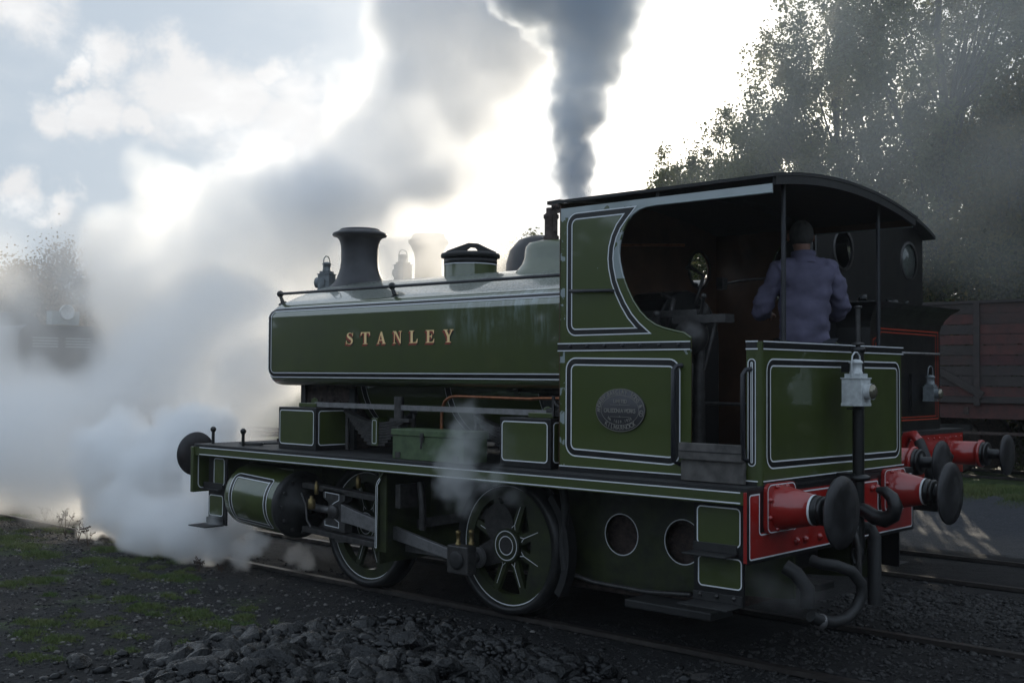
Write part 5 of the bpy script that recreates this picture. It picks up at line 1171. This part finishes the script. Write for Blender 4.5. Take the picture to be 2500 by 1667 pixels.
# --- grass
M['grass'] = mat('short_grass', (.055, .095, .018), .8, noise=.4, nscale=3, col2=(.11, .12, .035))
M['weed'] = mat('dead_weed_stem', (.05, .032, .024), .9)
def blades(name, label, spots, per, h, m_='grass', spread=.25, lean=.5, cat='grass'):
    xs_, ys_, hs_ = [], [], []
    for (x, y, r) in spots:
        n_ = int(per * (r / .3) ** 1.6); a = RNG.uniform(0, 2 * PI, n_); q = r * np.sqrt(RNG.uniform(0, 1, n_)) * (1 + .35 * np.sin(a * 3 + x * 7)); xs_.append(x + q * np.cos(a) * 1.3); ys_.append(y + q * np.sin(a)); hs_.append(h * RNG.uniform(.4, 1.2, n_) * np.clip(1.25 - q / r, .3, 1))
    X, Y, Hh = map(np.concatenate, (xs_, ys_, hs_)); n_ = len(X); Z = gz(X, Y) - .005; a = RNG.uniform(0, 2 * PI, n_); w_ = RNG.uniform(.0022, .0045, n_)
    dx, dy = np.cos(a) * w_, np.sin(a) * w_; lx, ly = RNG.normal(0, lean, n_) * Hh, RNG.normal(0, lean, n_) * Hh
    v = np.stack([np.stack([X - dx, Y - dy, Z], 1), np.stack([X + dx, Y + dy, Z], 1), np.stack([X + lx, Y + ly, Z + Hh], 1)], 1).reshape(-1, 3)
    f_ = np.arange(3 * n_).reshape(-1, 3); me = bpy.data.meshes.new(name); me.vertices.add(len(v)); me.vertices.foreach_set('co', v.ravel()); me.loops.add(3 * n_); me.loops.foreach_set('vertex_index', f_.ravel())
    me.polygons.add(n_); me.polygons.foreach_set('loop_start', np.arange(n_) * 3); me.update(calc_edges=True); me.materials.append(M[m_]); o_ = bpy.data.objects.new(name, me); COL.objects.link(o_)
    o_['kind'] = 'stuff'; o_['label'] = label; o_['category'] = cat; return o_
GSPOTS = [(-9.13, -1.77, 0.28), (-8.41, -1.92, 0.27), (-7.62, -1.72, 0.26), (-6.96, -1.8, 0.25), (-6.45, -1.81, 0.16), (-6.12, -1.65, 0.24), (-5.51, -2.51, 0.16), (-5.05, -2.57, 0.17), (-4.38, -2.51, 0.2), (-4.0, -2.57, 0.16), (-4.67, -2.45, 0.14), (-4.96, -3.51, 0.19), (-4.7, -3.76, 0.15), (-4.35, -3.71, 0.15), (-4.71, -3.26, 0.16), (-3.93, -4.08, 0.13), (-6.92, -2.9, 0.19), (-6.88, -2.56, 0.2), (-9.92, -1.61, 0.34), (-10.18, -0.82, 0.31), (-11.88, -0.74, 0.39), (-4.1, -2.23, 0.1), (-8.19, -1.27, 0.23)]
gs2 = GSPOTS + [(x + RNG.normal(0, .5), y + RNG.normal(0, .3), r * .45) for x, y, r in GSPOTS for _ in range(3)]
blades('grass', 'thin patches of short green grass on the cinder ground at the left', gs2, 2600, .05)
blades('grass', 'strip of green grass beyond the tarmac by the wagon', [(RNG.uniform(-5, 3), RNG.uniform(9.2, 10.4), .5) for _ in range(60)], 900, .10)
def weed(x, y, h, label):
    b = MB(); z = float(gz(x, y)); 
    for k_ in range(4):
        a = RNG.uniform(0, 6.28); l = h * RNG.uniform(.6, 1.1); p = [(x, y, z), (x + .06 * math.cos(a) * l * 3, y + .06 * math.sin(a) * l * 3, z + l * .6), (x + .12 * math.cos(a) * l * 3, y + .12 * math.sin(a) * l * 3, z + l)]
        b.tube(p, [.004, .003, .002], 5)
        for j in range(10):
            t = RNG.uniform(.4, 1); q = Vector(p[1]).lerp(Vector(p[2]), t * 1.2 - .2); d = Vector(RNG.normal(size=3)) * .02
            b.add([q, q + d, q + d + Vector((0, 0, .018))], [(0, 1, 2)])
    o_ = b.build('weed', 'weed'); o_['label'] = label; o_['category'] = 'weed'; o_['group'] = 'dead weeds at the edge of the steam'
for x, y, h, lb in ((-10.19, -0.84, 0.30, 'tall dead weed at the left foot of the steam'), (-9.61, -1.05, 0.36, 'tallest dead weed rising into the steam'), (-9.01, -1.19, 0.26, 'bushy dead weed just right of the tallest one'), (-8.62, -1.27, 0.22, 'reddish dead weed nearest the billowing steam'), (-11.11, -0.59, 0.18, 'small dead weed farthest left beside the steam')): weed(x, y, h, lb)
for x, y, h, lb in ((-6.28, -1.30, 0.11, 'little upright weed in front of the white steam'), (-6.06, -1.18, 0.07, 'tiny weed below the steam jet')): weed(x, y, h, lb)

# ================================================================== trees
def leafmat(name, c1, c2, tr=.45):
    m = bpy.data.materials.new(name); m.use_nodes = True; t = m.node_tree; nn = t.nodes; ll = t.links; nn.clear()
    o_ = nn.new('ShaderNodeOutputMaterial'); d = nn.new('ShaderNodeBsdfDiffuse'); s_ = nn.new('ShaderNodeBsdfTranslucent'); x = nn.new('ShaderNodeMixShader'); x.inputs[0].default_value = tr
    g = nn.new('ShaderNodeNewGeometry'); mx = nn.new('ShaderNodeMix'); mx.data_type = 'RGBA'; mx.inputs[6].default_value = (*c1, 1); mx.inputs[7].default_value = (*c2, 1)
    ll.new(g.outputs['Random Per Island'], mx.inputs[0]); ll.new(mx.outputs[2], d.inputs[0]); ll.new(mx.outputs[2], s_.inputs[0]); ll.new(d.outputs[0], x.inputs[1]); ll.new(s_.outputs[0], x.inputs[2]); ll.new(x.outputs[0], o_.inputs[0]); return m
M['leaf'] = leafmat('birch_leaves', (.10, .115, .045), (.19, .19, .07), .55)
M['leafd'] = leafmat('ivy_leaves', (.016, .028, .008), (.05, .055, .014), .25)
M['leafy'] = leafmat('yellowing_leaves', (.06, .065, .015), (.15, .11, .02))
M['leafb'] = leafmat('brown_autumn_leaves', (.13, .09, .05), (.24, .17, .10))
M['bark'] = mat('bark', (.06, .052, .045), .9, noise=.6, nscale=8, bump=.5)
def leaves(name, parent, m_, clumps, per, size, rg_, droop=1.0):
    """clumps: (x, y, z, r, rz)"""
    c_ = np.array(clumps); k_ = rg_.integers(len(c_), size=per); P_ = c_[k_]; n_ = per
    q = rg_.normal(size=(n_, 3)) * .5; X = P_[:, :3] + q * np.stack([P_[:, 3], P_[:, 3], P_[:, 4]], 1)
    a = rg_.normal(size=(n_, 3)); a /= np.linalg.norm(a, axis=1)[:, None]; b_ = np.cross(a, rg_.normal(size=(n_, 3))); b_ /= np.linalg.norm(b_, axis=1)[:, None]; s_ = size * rg_.uniform(.6, 1.3, n_)[:, None]
    v = np.stack([X - a * s_, X + b_ * s_ * .6, X + a * s_, X - b_ * s_ * .6], 1).reshape(-1, 3); f_ = np.arange(4 * n_)
    me = bpy.data.meshes.new(name); me.vertices.add(4 * n_); me.vertices.foreach_set('co', v.ravel()); me.loops.add(4 * n_); me.loops.foreach_set('vertex_index', f_)
    me.polygons.add(n_); me.polygons.foreach_set('loop_start', np.arange(n_) * 4); me.update(calc_edges=True); me.materials.append(M[m_]); o_ = bpy.data.objects.new(name, me); COL.objects.link(o_); o_.parent = parent
    o_['kind'] = 'stuff'; return o_
def tree(name, label, base, height, crown, n_clump, n_leaf, size, m_, seed, group=None, cr=.6, droop=1.5, trunk_r=.16, cut=None, m2=None):
    """crown: list of ellipsoids (dx, dy, z, rx, ry, rz) relative to base"""
    rg_ = np.random.default_rng(seed); bx_, by_, bz_ = base; t = thing(name, label, 'tree', base, group)
    tr = MB(); top = Vector((bx_ + rg_.normal() * .3, by_ + rg_.normal() * .3, bz_ + height * .86)); b0 = Vector(base)
    spine = [b0.lerp(top, k_ / 6) + Vector((rg_.normal() * .12, rg_.normal() * .12, 0)) * (k_ > 0) for k_ in range(7)]
    tr.tube(spine, [trunk_r * (1 - .13 * k_) for k_ in range(7)], 8)
    cl_ = []; vol = np.array([c_[3] * c_[4] * c_[5] for c_ in crown]); vol = vol / vol.sum()
    while len(cl_) < n_clump:
        e = crown[rg_.choice(len(crown), p=vol)]; d = rg_.normal(size=3); d /= np.linalg.norm(d); r = rg_.uniform(.35, 1.0) ** .5
        p = (bx_ + e[0] + d[0] * e[3] * r, by_ + e[1] + d[1] * e[4] * r, bz_ + e[2] + d[2] * e[5] * r)
        if cut and not cut(p): continue
        q = cr * rg_.uniform(.5, 1.3); cl_.append((*p, q, q * droop * rg_.uniform(.7, 1.2)))
    lim = rg_.choice(len(cl_), size=min(len(cl_), 90), replace=False)
    for i in lim:
        c_ = Vector(cl_[i][:3]); h = max(.15, min(.95, (c_.z - bz_) / height - .12)); k_ = int(h * 6); s0 = spine[min(k_, 6)]; md = s0.lerp(c_, .5) + Vector((0, 0, -.06 * (c_ - s0).length)); tr.tube([s0, md, c_], [trunk_r * .35 * (1.1 - h), trunk_r * .2 * (1.1 - h) + .01, .008], 5)
    tk = tr.build('trunk', 'bark', t); cw = leaves('crown', t, m_, cl_, n_leaf, size, rg_)
    if m2: leaves('yellow_foliage', t, m2, [cl_[i] for i in rg_.choice(len(cl_), len(cl_) // 4)], n_leaf // 6, size, rg_)
    reorigin(t); return t
def E_(a, z, r, rz, dep=0.): return (a * .735 - dep * .678, a * .679 + dep * .734, z, r, r, rz)
def sungap(p):
    d = Vector(p) - Vector((3.97, -7.78, 1.92)); s_ = d - SUN * d.dot(SUN); return s_.length > .28
tree('birch_tree', 'tall drooping birch with bright sky showing through above the cab roof', (-8.9, 17.1, 0), 12, [E_(.1, 8.3, 1.35, 3.3), E_(-1.2, 6.4, 1.25, 2.1), E_(-2.0, 6.6, .8, 1.3), E_(-2.7, 5.5, .9, 1.1), E_(-3.3, 5.0, .8, .9), E_(-1.8, 5.2, 1.0, 1.0), E_(-1.3, 8.6, .7, 1.3), E_(1.6, 9, 1.7, 3.2), E_(-.9, 9.3, .55, 1.6), E_(.5, 4.5, 2.0, 2.0), E_(-.4, 6.2, 1.5, 1.6)], 860, 105000, .046, 'leaf', 1, cr=.27, droop=1.7, cut=sungap)
tree('birch_tree', 'tallest broad tree filling the upper right corner', (-6.2, 16.9, 0), 13, [E_(0, 9.5, 2.3, 4.0), E_(2.2, 8, 2.2, 4.5), E_(.3, 4.6, 2.3, 2.6), E_(3.6, 10, 2, 3)], 900, 125000, .048, 'leaf', 2, cr=.36, droop=1.6, m2='leafy', trunk_r=.22)
tree('maple_tree', 'yellowing tree behind the wagon at the right edge', (-4.3, 15.9, 0), 8, [E_(.6, 5.6, 1.7, 2.6), E_(2.2, 4.5, 1.6, 3), E_(-.6, 4.0, 1.2, 1.8)], 380, 60000, .05, 'leafy', 3, cr=.33, droop=1.3)
tree('birch_tree', 'small sparse birch just above the front of the cab roof', (-13.6, 19.4, 0), 9.3, [E_(-.9, 7.8, .8, .7), E_(.5, 8.3, .75, 1.0), E_(1.4, 7.8, .9, .8), E_(-.2, 7.0, 1.7, .8)], 110, 14000, .05, 'leaf', 4, group=None, cr=.28, droop=1.2, trunk_r=.09)
tree('birch_tree', 'thin bare topped birch between the small birch and the tall one', (-12.3, 19.9, 0), 9.7, [E_(-.2, 8.3, .6, 1.1), E_(.6, 7.6, .95, .9), E_(1.5, 7.6, .9, 1.1)], 90, 10000, .05, 'leaf', 5, cr=.26, droop=1.4, trunk_r=.08)
tree('willow_tree', 'pale round tree fading into the haze behind the dome', (-16.0, 14.5, 0), 5.9, [E_(0, 4.5, 1.0, 1.2), E_(-.8, 3.8, .8, .9), E_(1.0, 4.3, .9, 1.0), E_(1.9, 4.6, .8, 1.1)], 110, 15000, .045, 'leaf', 6, cr=.30, droop=1.0, trunk_r=.10)
for i, (x, y, h) in enumerate(((-39.4, 13.4, 7.0), (-36, 9.8, 5.8), (-41, 17.5, 6.2))):
    tree('autumn_tree', ['brown autumn tree standing in the steam above the diesel headlight', 'brown autumn tree at the left edge of the steam', 'low brown tree right of the diesel in the steam'][i], (x, y, 0), h, [E_(0, h * .62, 2.2, h * .34), E_(1.6, h * .45, 1.6, h * .3), E_(-1.5, h * .45, 1.6, h * .3)], 150, 34000, .055, 'leafb', 10 + i, cr=.7, droop=1.0)
hd = thing('hedge', 'dense dark ivy covered hedge behind the wagon', 'hedge', (-5, 14.4, 0))
rgh = np.random.default_rng(21); hc = []
for _ in range(420):
    x = rgh.uniform(-11.5, 1.5); hc.append((x, 14.5 + rgh.normal() * .55, rgh.uniform(.2, 4.6 + .5 * math.sin(x * 1.7)), .5, .5))
leaves('hedge_leaves', hd, 'leafd', hc, 64000, .05, rgh); leaves('yellow_leaves', hd, 'leafy', [hc[i] for i in rgh.integers(0, 420, 90)], 6000, .05, rgh)
for x in (-9, -6.5, -4, -1.5): MB().tube([(x, 14.9, 0), (x + .2, 14.8, 2), (x, 14.7, 3.8)], [.09, .07, .04], 7).build('stem', 'bark', hd)
reorigin(hd)
# woodland behind the photographer, seen only in the paint
rgw = np.random.default_rng(77); clw = []
for a in np.linspace(-2.15, 2.45, 120):
    R0 = 36 + rgw.uniform(-4, 4); th = math.atan2(-.734, .678) + a; cx_, cy_ = 3.97 + R0 * math.cos(th), -7.8 + R0 * math.sin(th)
    hh = 5.5 if a < 1.1 else 9.5
    for _ in range(9 if a < 1.1 else 15): clw.append((cx_ + rgw.normal() * 1.5, cy_ + rgw.normal() * 1.5, rgw.uniform(.3, hh + 1.5 * math.sin(a * 7)), 2.2, 2.0))
o = leaves('woodland', None, 'leafd', clw, 70000, .42, rgw); o['label'] = 'belt of dark trees round the yard behind the camera'; o['category'] = 'woodland'

GROUND = [(-5.24, -1.24, 0.34, 0.04), (-5.3, -1.23, 0.29, 0.05), (-5.47, -1.17, 0.19, 0.1), (-5.75, -1.16, 0.2, 0.17), (-6.15, -1.13, 0.21, 0.23), (-6.68, -1.07, 0.26, 0.34), (-7.38, -1.04, 0.28, 0.42), (-8.16, -0.94, 0.29, 0.42), (-8.93, -0.83, 0.36, 0.41), (-6.52, -0.79, 0.37, 0.26), (-7.32, -0.58, 0.56, 0.41), (-8.28, -0.52, 0.67, 0.53), (-9.18, -0.54, 0.81, 0.55), (-5.53, -0.83, 0.2, 0.14), (-5.53, -0.55, 0.13, 0.11), (-8.38, -0.08, 1.03, 0.54)]
LEFT = [(-10.99, -0.44, 0.6, 0.6), (-11.93, -0.62, 0.67, 0.62), (-12.33, -0.34, 1.38, 0.7), (-11.73, 0.22, 1.27, 0.64), (-10.75, 0.43, 1.41, 0.73), (-10.21, 0.93, 1.53, 0.68), (-9.34, 1.07, 1.16, 0.6), (-9.59, 1.49, 1.81, 0.62), (-12.93, -0.88, 1.09, 0.7), (-10.71, -0.84, 0.38, 0.32), (-10.77, 1.06, 2.21, 0.7), (-10.6, 1.89, 2.58, 0.78), (-11.58, -1.0, 1.09, 0.71), (-11.1, -0.56, 1.09, 0.71), (-10.19, -0.39, 0.96, 0.53), (-13.34, -0.61, 1.6, 0.72), (-12.64, 0.04, 1.61, 0.48), (-11.75, 0.85, 1.98, 0.54), (-10.36, -1.62, 0.53, 0.3), (-9.76, -1.34, 0.5, 0.3), (-13.33, -0.62, 2.26, 0.6), (-10.46, -1.18, 0.88, 0.72), (-9.66, -0.98, 0.71, 0.55), (-11.36, -1.46, 0.74, 0.69)]
CLOUD = [(-15.2, 3.03, 4.06, 0.89), (-14.78, 3.46, 3.03, 1.26), (-14.01, 4.14, 3.78, 1.26), (-13.51, 4.57, 4.52, 1.11), (-13.7, 4.47, 2.74, 1.18), (-13.09, 5.64, 4.44, 1.14), (-12.11, 7.21, 5.05, 0.7), (-15.2, 3.67, 5.18, 0.61), (-15.53, 3.35, 5.63, 0.45), (-14.53, 4.3, 4.88, 0.45), (-12.58, 6.8, 4.35, 0.85), (-11.78, 7.54, 4.43, 0.47)]
VEIL = [(-13.78, 0.3, 2.86, 0.76), (-13.22, 0.81, 3.24, 0.7), (-13.17, 0.22, 2.09, 0.68), (-12.53, 0.8, 2.28, 0.56), (-14.26, 1.18, 3.99, 0.6), (-15.05, 0.46, 3.64, 0.67), (-12.66, 1.33, 2.87, 0.7), (-11.62, 0.97, 2.1, 0.66)]
VEIL2 = [(-7.53, 2.65, 3.41, 0.49), (-7.49, 3.36, 3.58, 0.62), (-6.87, 3.94, 3.47, 0.45), (-8.32, 2.6, 3.4, 0.56), (-7.85, 4.38, 3.98, 0.42), (-8.64, 3.65, 4.04, 0.48)]
DARK = [(-5.3, 3.34, 3.89, 0.15), (-5.29, 3.33, 4.04, 0.17), (-5.29, 3.33, 4.2, 0.18), (-5.28, 3.33, 4.4, 0.2), (-5.26, 3.34, 4.6, 0.23), (-5.33, 3.41, 4.85, 0.26), (-5.31, 3.41, 5.09, 0.31), (-5.34, 3.51, 5.37, 0.36), (-5.35, 3.62, 5.68, 0.36), (-5.41, 3.82, 6.07, 0.44), (-5.42, 3.93, 6.5, 0.52), (-5.52, 3.96, 6.98, 0.65), (-5.95, 3.71, 6.91, 0.42), (-5.99, 3.68, 6.37, 0.24), (-5.77, 3.51, 5.75, 0.14), (-6.21, 3.59, 7.21, 0.6)]
WISP = [(-2.4, -1.36, 0.79, 0.04), (-2.45, -1.34, 0.9, 0.08), (-2.52, -1.34, 1.03, 0.11), (-2.57, -1.33, 1.22, 0.14), (-2.56, -1.26, 1.38, 0.12), (-2.49, -1.46, 1.07, 0.11), (-2.52, -1.16, 1.51, 0.1), (-2.26, -1.31, 1.05, 0.07), (-2.04, -1.24, 1.01, 0.07), (-2.17, -1.29, 1.12, 0.08), (-2.63, -1.19, 1.64, 0.09), (-2.53, -1.36, 1.16, 0.13)]
REAR = [(0.1, -1.15, 0.55, 0.11), (0.18, -1.01, 0.49, 0.11), (0.23, -0.82, 0.51, 0.09), (0.07, -1.25, 0.62, 0.06)]
MIST = [(-7.12, 9.08, 5.35, 1.2), (-6.53, 10.26, 6.53, 1.66), (-5.87, 10.81, 8.12, 1.88), (-4.88, 11.12, 6.07, 1.83), (-4.09, 11.81, 7.35, 1.97), (-4.18, 11.15, 4.67, 1.51), (-5.54, 9.89, 4.8, 1.31), (-3.34, 12.57, 5.73, 1.69), (-3.14, 12.65, 8.13, 1.76), (-3.36, 12.61, 4.04, 1.27)]
STACK = [(-2.93, 0.76, 3.67, 0.05), (-2.99, 0.71, 3.64, 0.04), (-2.92, 0.91, 3.69, 0.04)]
BANK = [(-13.01, 5.01, 5.19, 0.81), (-12.9, 6.44, 6.05, 0.93), (-13.14, 6.25, 5.27, 1.01), (-12.48, 6.79, 6.98, 0.93), (-12.33, 6.97, 5.9, 1.01), (-11.96, 7.24, 7.99, 1.01), (-11.57, 7.63, 7.07, 0.93), (-11.77, 7.37, 9.16, 1.32), (-10.92, 8.17, 8.54, 1.16), (-11.3, 7.92, 6.06, 0.54), (-10.96, 8.1, 9.47, 1.24), (-11.59, 7.66, 5.67, 0.54), (-10.94, 8.2, 7.46, 0.7), (-10.74, 8.31, 9.17, 0.85), (-11.01, 8.17, 6.68, 0.54), (-11.98, 7.28, 6.44, 0.7)]

# ================================================================== steam, smoke and haze
def chain(bl, step=.5):
    out = []
    for a, b in zip(bl[:-1], bl[1:]):
        n = max(1, int(math.dist(a[:3], b[:3]) / (step * min(a[3], b[3])))) ; n = min(n, 4)
        out += [tuple(a[k] + (b[k] - a[k]) * i / n for k in range(4)) for i in range(n)]
    return out + [bl[-1]]
def plume(name, label, blobs, dens, vox, color, nscale, namp, edge, cat='steam', aniso=.5, seed=0., floor=None, detail=5, smooth=.4, stretch=1., absorb=None, hole=0., grow=1., power=1, fade=None, puff=0., pscale=3.):
    blobs = [(*b[:3], b[3] * grow) for b in blobs]
    ng = bpy.data.node_groups.new(name + '_density', 'GeometryNodeTree'); ng.interface.new_socket('Geometry', in_out='OUTPUT', socket_type='NodeSocketGeometry')
    n_, l_ = ng.nodes, ng.links; out = n_.new('NodeGroupOutput'); vc = n_.new('GeometryNodeVolumeCube'); pos = n_.new('GeometryNodeInputPosition')
    pad = namp * 1.0
    lo = [min(b[i] - b[3] for b in blobs) - pad for i in range(3)]; hi = [max(b[i] + b[3] for b in blobs) + pad for i in range(3)]
    if floor is not None: lo[2] = floor
    vc.inputs['Min'].default_value = lo; vc.inputs['Max'].default_value = hi
    for i, a in enumerate('XYZ'): vc.inputs['Resolution ' + a].default_value = max(8, int((hi[i] - lo[i]) / vox))
    def m(op, a, b=None, c=None):
        q = n_.new('ShaderNodeMath'); q.operation = op
        for k_, s_ in enumerate((a, b, c)):
            if s_ is None: continue
            if isinstance(s_, (int, float)): q.inputs[k_].default_value = s_
            else: l_.new(s_, q.inputs[k_])
        return q.outputs[0]
    d = None
    for b in blobs:
        v = n_.new('ShaderNodeVectorMath'); v.operation = 'DISTANCE'; l_.new(pos.outputs[0], v.inputs[0]); v.inputs[1].default_value = b[:3]
        s_ = m('SUBTRACT', v.outputs['Value'], b[3]); d = s_ if d is None else m('SMOOTH_MIN', d, s_, smooth * b[3])
    sh = n_.new('ShaderNodeVectorMath'); sh.operation = 'MULTIPLY_ADD'; l_.new(pos.outputs[0], sh.inputs[0]); sh.inputs[1].default_value = (1, 1, stretch); sh.inputs[2].default_value = (seed, seed * .7, -seed)
    n1 = n_.new('ShaderNodeTexNoise'); n1.inputs['Scale'].default_value = nscale; n1.inputs['Detail'].default_value = detail; n1.inputs['Roughness'].default_value = .62; n1.inputs['Distortion'].default_value = .25
    l_.new(sh.outputs[0], n1.inputs['Vector'])
    f_ = m('ADD', d, m('MULTIPLY', m('SUBTRACT', n1.outputs[0], .5 - hole), namp * 4))
    if puff:
        for k_ in (1., 2.3):
            vr = n_.new('ShaderNodeTexVoronoi'); vr.feature = 'SMOOTH_F1'; vr.inputs['Scale'].default_value = pscale * k_; vr.inputs['Smoothness'].default_value = .25
            wv_ = n_.new('ShaderNodeVectorMath'); wv_.operation = 'MULTIPLY_ADD'; l_.new(n1.outputs['Color'], wv_.inputs[0]); wv_.inputs[1].default_value = (.5 / pscale,) * 3; l_.new(sh.outputs[0], wv_.inputs[2])
            l_.new(wv_.outputs[0], vr.inputs['Vector']); f_ = m('ADD', f_, m('MULTIPLY', m('SUBTRACT', vr.outputs['Distance'], .42), puff / k_))
    de = m('MAXIMUM', m('MINIMUM', m('MULTIPLY', f_, -1 / edge), 1.), 0.)
    if power == 2: de = m('MULTIPLY', de, de)
    if fade:        # smoke thins out as it rises: (z0, z1, share left at z1)
        sx_ = n_.new('ShaderNodeSeparateXYZ'); l_.new(pos.outputs[0], sx_.inputs[0]); t_ = m('MINIMUM', m('MAXIMUM', m('DIVIDE', m('SUBTRACT', sx_.outputs[2], fade[0]), fade[1] - fade[0]), 0.), 1.)
        de = m('MULTIPLY', de, m('SUBTRACT', 1., m('MULTIPLY', t_, 1 - fade[2])))
    l_.new(de, vc.inputs['Density'])
    sm = n_.new('GeometryNodeSetMaterial'); l_.new(vc.outputs[0], sm.inputs[0]); l_.new(sm.outputs[0], out.inputs[0])
    mt = bpy.data.materials.new(name); mt.use_nodes = True; nt_ = mt.node_tree; nt_.nodes.clear()
    o_ = nt_.nodes.new('ShaderNodeOutputMaterial'); pv = nt_.nodes.new('ShaderNodeVolumePrincipled')
    pv.inputs['Color'].default_value = (*color, 1); pv.inputs['Density'].default_value = dens; pv.inputs['Anisotropy'].default_value = aniso
    if absorb: pv.inputs['Absorption Color'].default_value = (*absorb, 1)
    nt_.links.new(pv.outputs[0], o_.inputs['Volume']); sm.inputs['Material'].default_value = mt
    vo = bpy.data.volumes.new(name); ob = bpy.data.objects.new(name, vo); COL.objects.link(ob); vo.materials.append(mt)
    ob.modifiers.new('density', 'NODES').node_group = ng
    ob['kind'] = 'stuff'; ob['label'] = label; ob['category'] = cat
    return ob
WH = (.997, .9975, .998)
plume('steam', 'dense white steam billowing over the ground from under the cylinder', GROUND, 10, .032, WH, 2.1, .15, .08, floor=-.05, puff=.36, pscale=2.6, grow=1.15, detail=8, aniso=.6)
plume('steam', 'bluish white steam bank rolling away at the left behind the front buffers', LEFT, 2.6, .08, WH, .7, .22, .45, puff=.2, pscale=1.3, floor=-.05, seed=3, grow=1.3, aniso=.6)
plume('steam_cloud', 'great grey steam cloud rising behind the chimney towards the top of the sky', CLOUD, 2.3, .08, (.986, .988, .99), .8, .34, .5, puff=.45, pscale=.9, seed=7, detail=8, grow=1.28, aniso=.6)
plume('smoke', 'broad grey bank of drifting smoke crossing the upper middle of the sky', BANK, 2.3, .08, (.94, .948, .96), .8, .36, .45, cat='smoke', puff=.5, pscale=.9, seed=9, detail=8, grow=1.28)
plume('steam', 'thin warm steam drifting in front of the diesel headlight', VEIL, 1.1, .10, WH, 1.0, .28, .8, floor=-.05, seed=11, grow=1.15, aniso=.6)
plume('steam', 'thin pale haze of steam round the second chimney and dome', VEIL2, 1.3, .10, WH, .8, .3, .8, seed=13, grow=1.25, aniso=.6)
plume('smoke', 'column of dark blue grey smoke rising above the cab', chain(DARK[:11], .8) + DARK[11:], 12.0, .024, (.76, .80, .845), 3.0, .10, .09, puff=.15, pscale=3.4, cat='smoke', seed=17, detail=9, grow=1.22, fade=(3.9, 5.6, .42))
plume('steam_wisp', 'small wisp of steam curling up in front of the toolbox', WISP, 3.6, .018, WH, 5.0, .075, .09, puff=.10, pscale=7, seed=19, grow=1.55)
plume('steam_wisp', 'faint steam leaking beneath the red rear buffer beam', REAR, 1.6, .03, WH, 4.0, .04, .12, seed=23, grow=1.2)
plume('smoke_puff', 'little puff of blue smoke behind the top of the cab roof', STACK, 7, .015, (.6, .65, .7), 7.0, .02, .035, 'smoke', seed=29)
plume('steam', 'faint sunlit mist drifting across the front of the tall trees', MIST, .17, .2, (.985, .965, .92), .3, .12, 1.2, seed=31, detail=3, aniso=.1)
hz = MB().box(-60, 48, -50, 34, -1.1, 20).build('haze', 'white'); hz.data.materials.clear()
hm_ = bpy.data.materials.new('pale_haze'); hm_.use_nodes = True; t_ = hm_.node_tree; t_.nodes.clear(); o_ = t_.nodes.new('ShaderNodeOutputMaterial'); v_ = t_.nodes.new('ShaderNodeVolumePrincipled')
v_.inputs['Color'].default_value = (.95, .96, .97, 1); v_.inputs['Density'].default_value = .0012; v_.inputs['Anisotropy'].default_value = .55; t_.links.new(v_.outputs[0], o_.inputs['Volume'])
hz.data.materials.append(hm_); hz['kind'] = 'stuff'; hz['label'] = 'thin pale haze hanging over the yard'
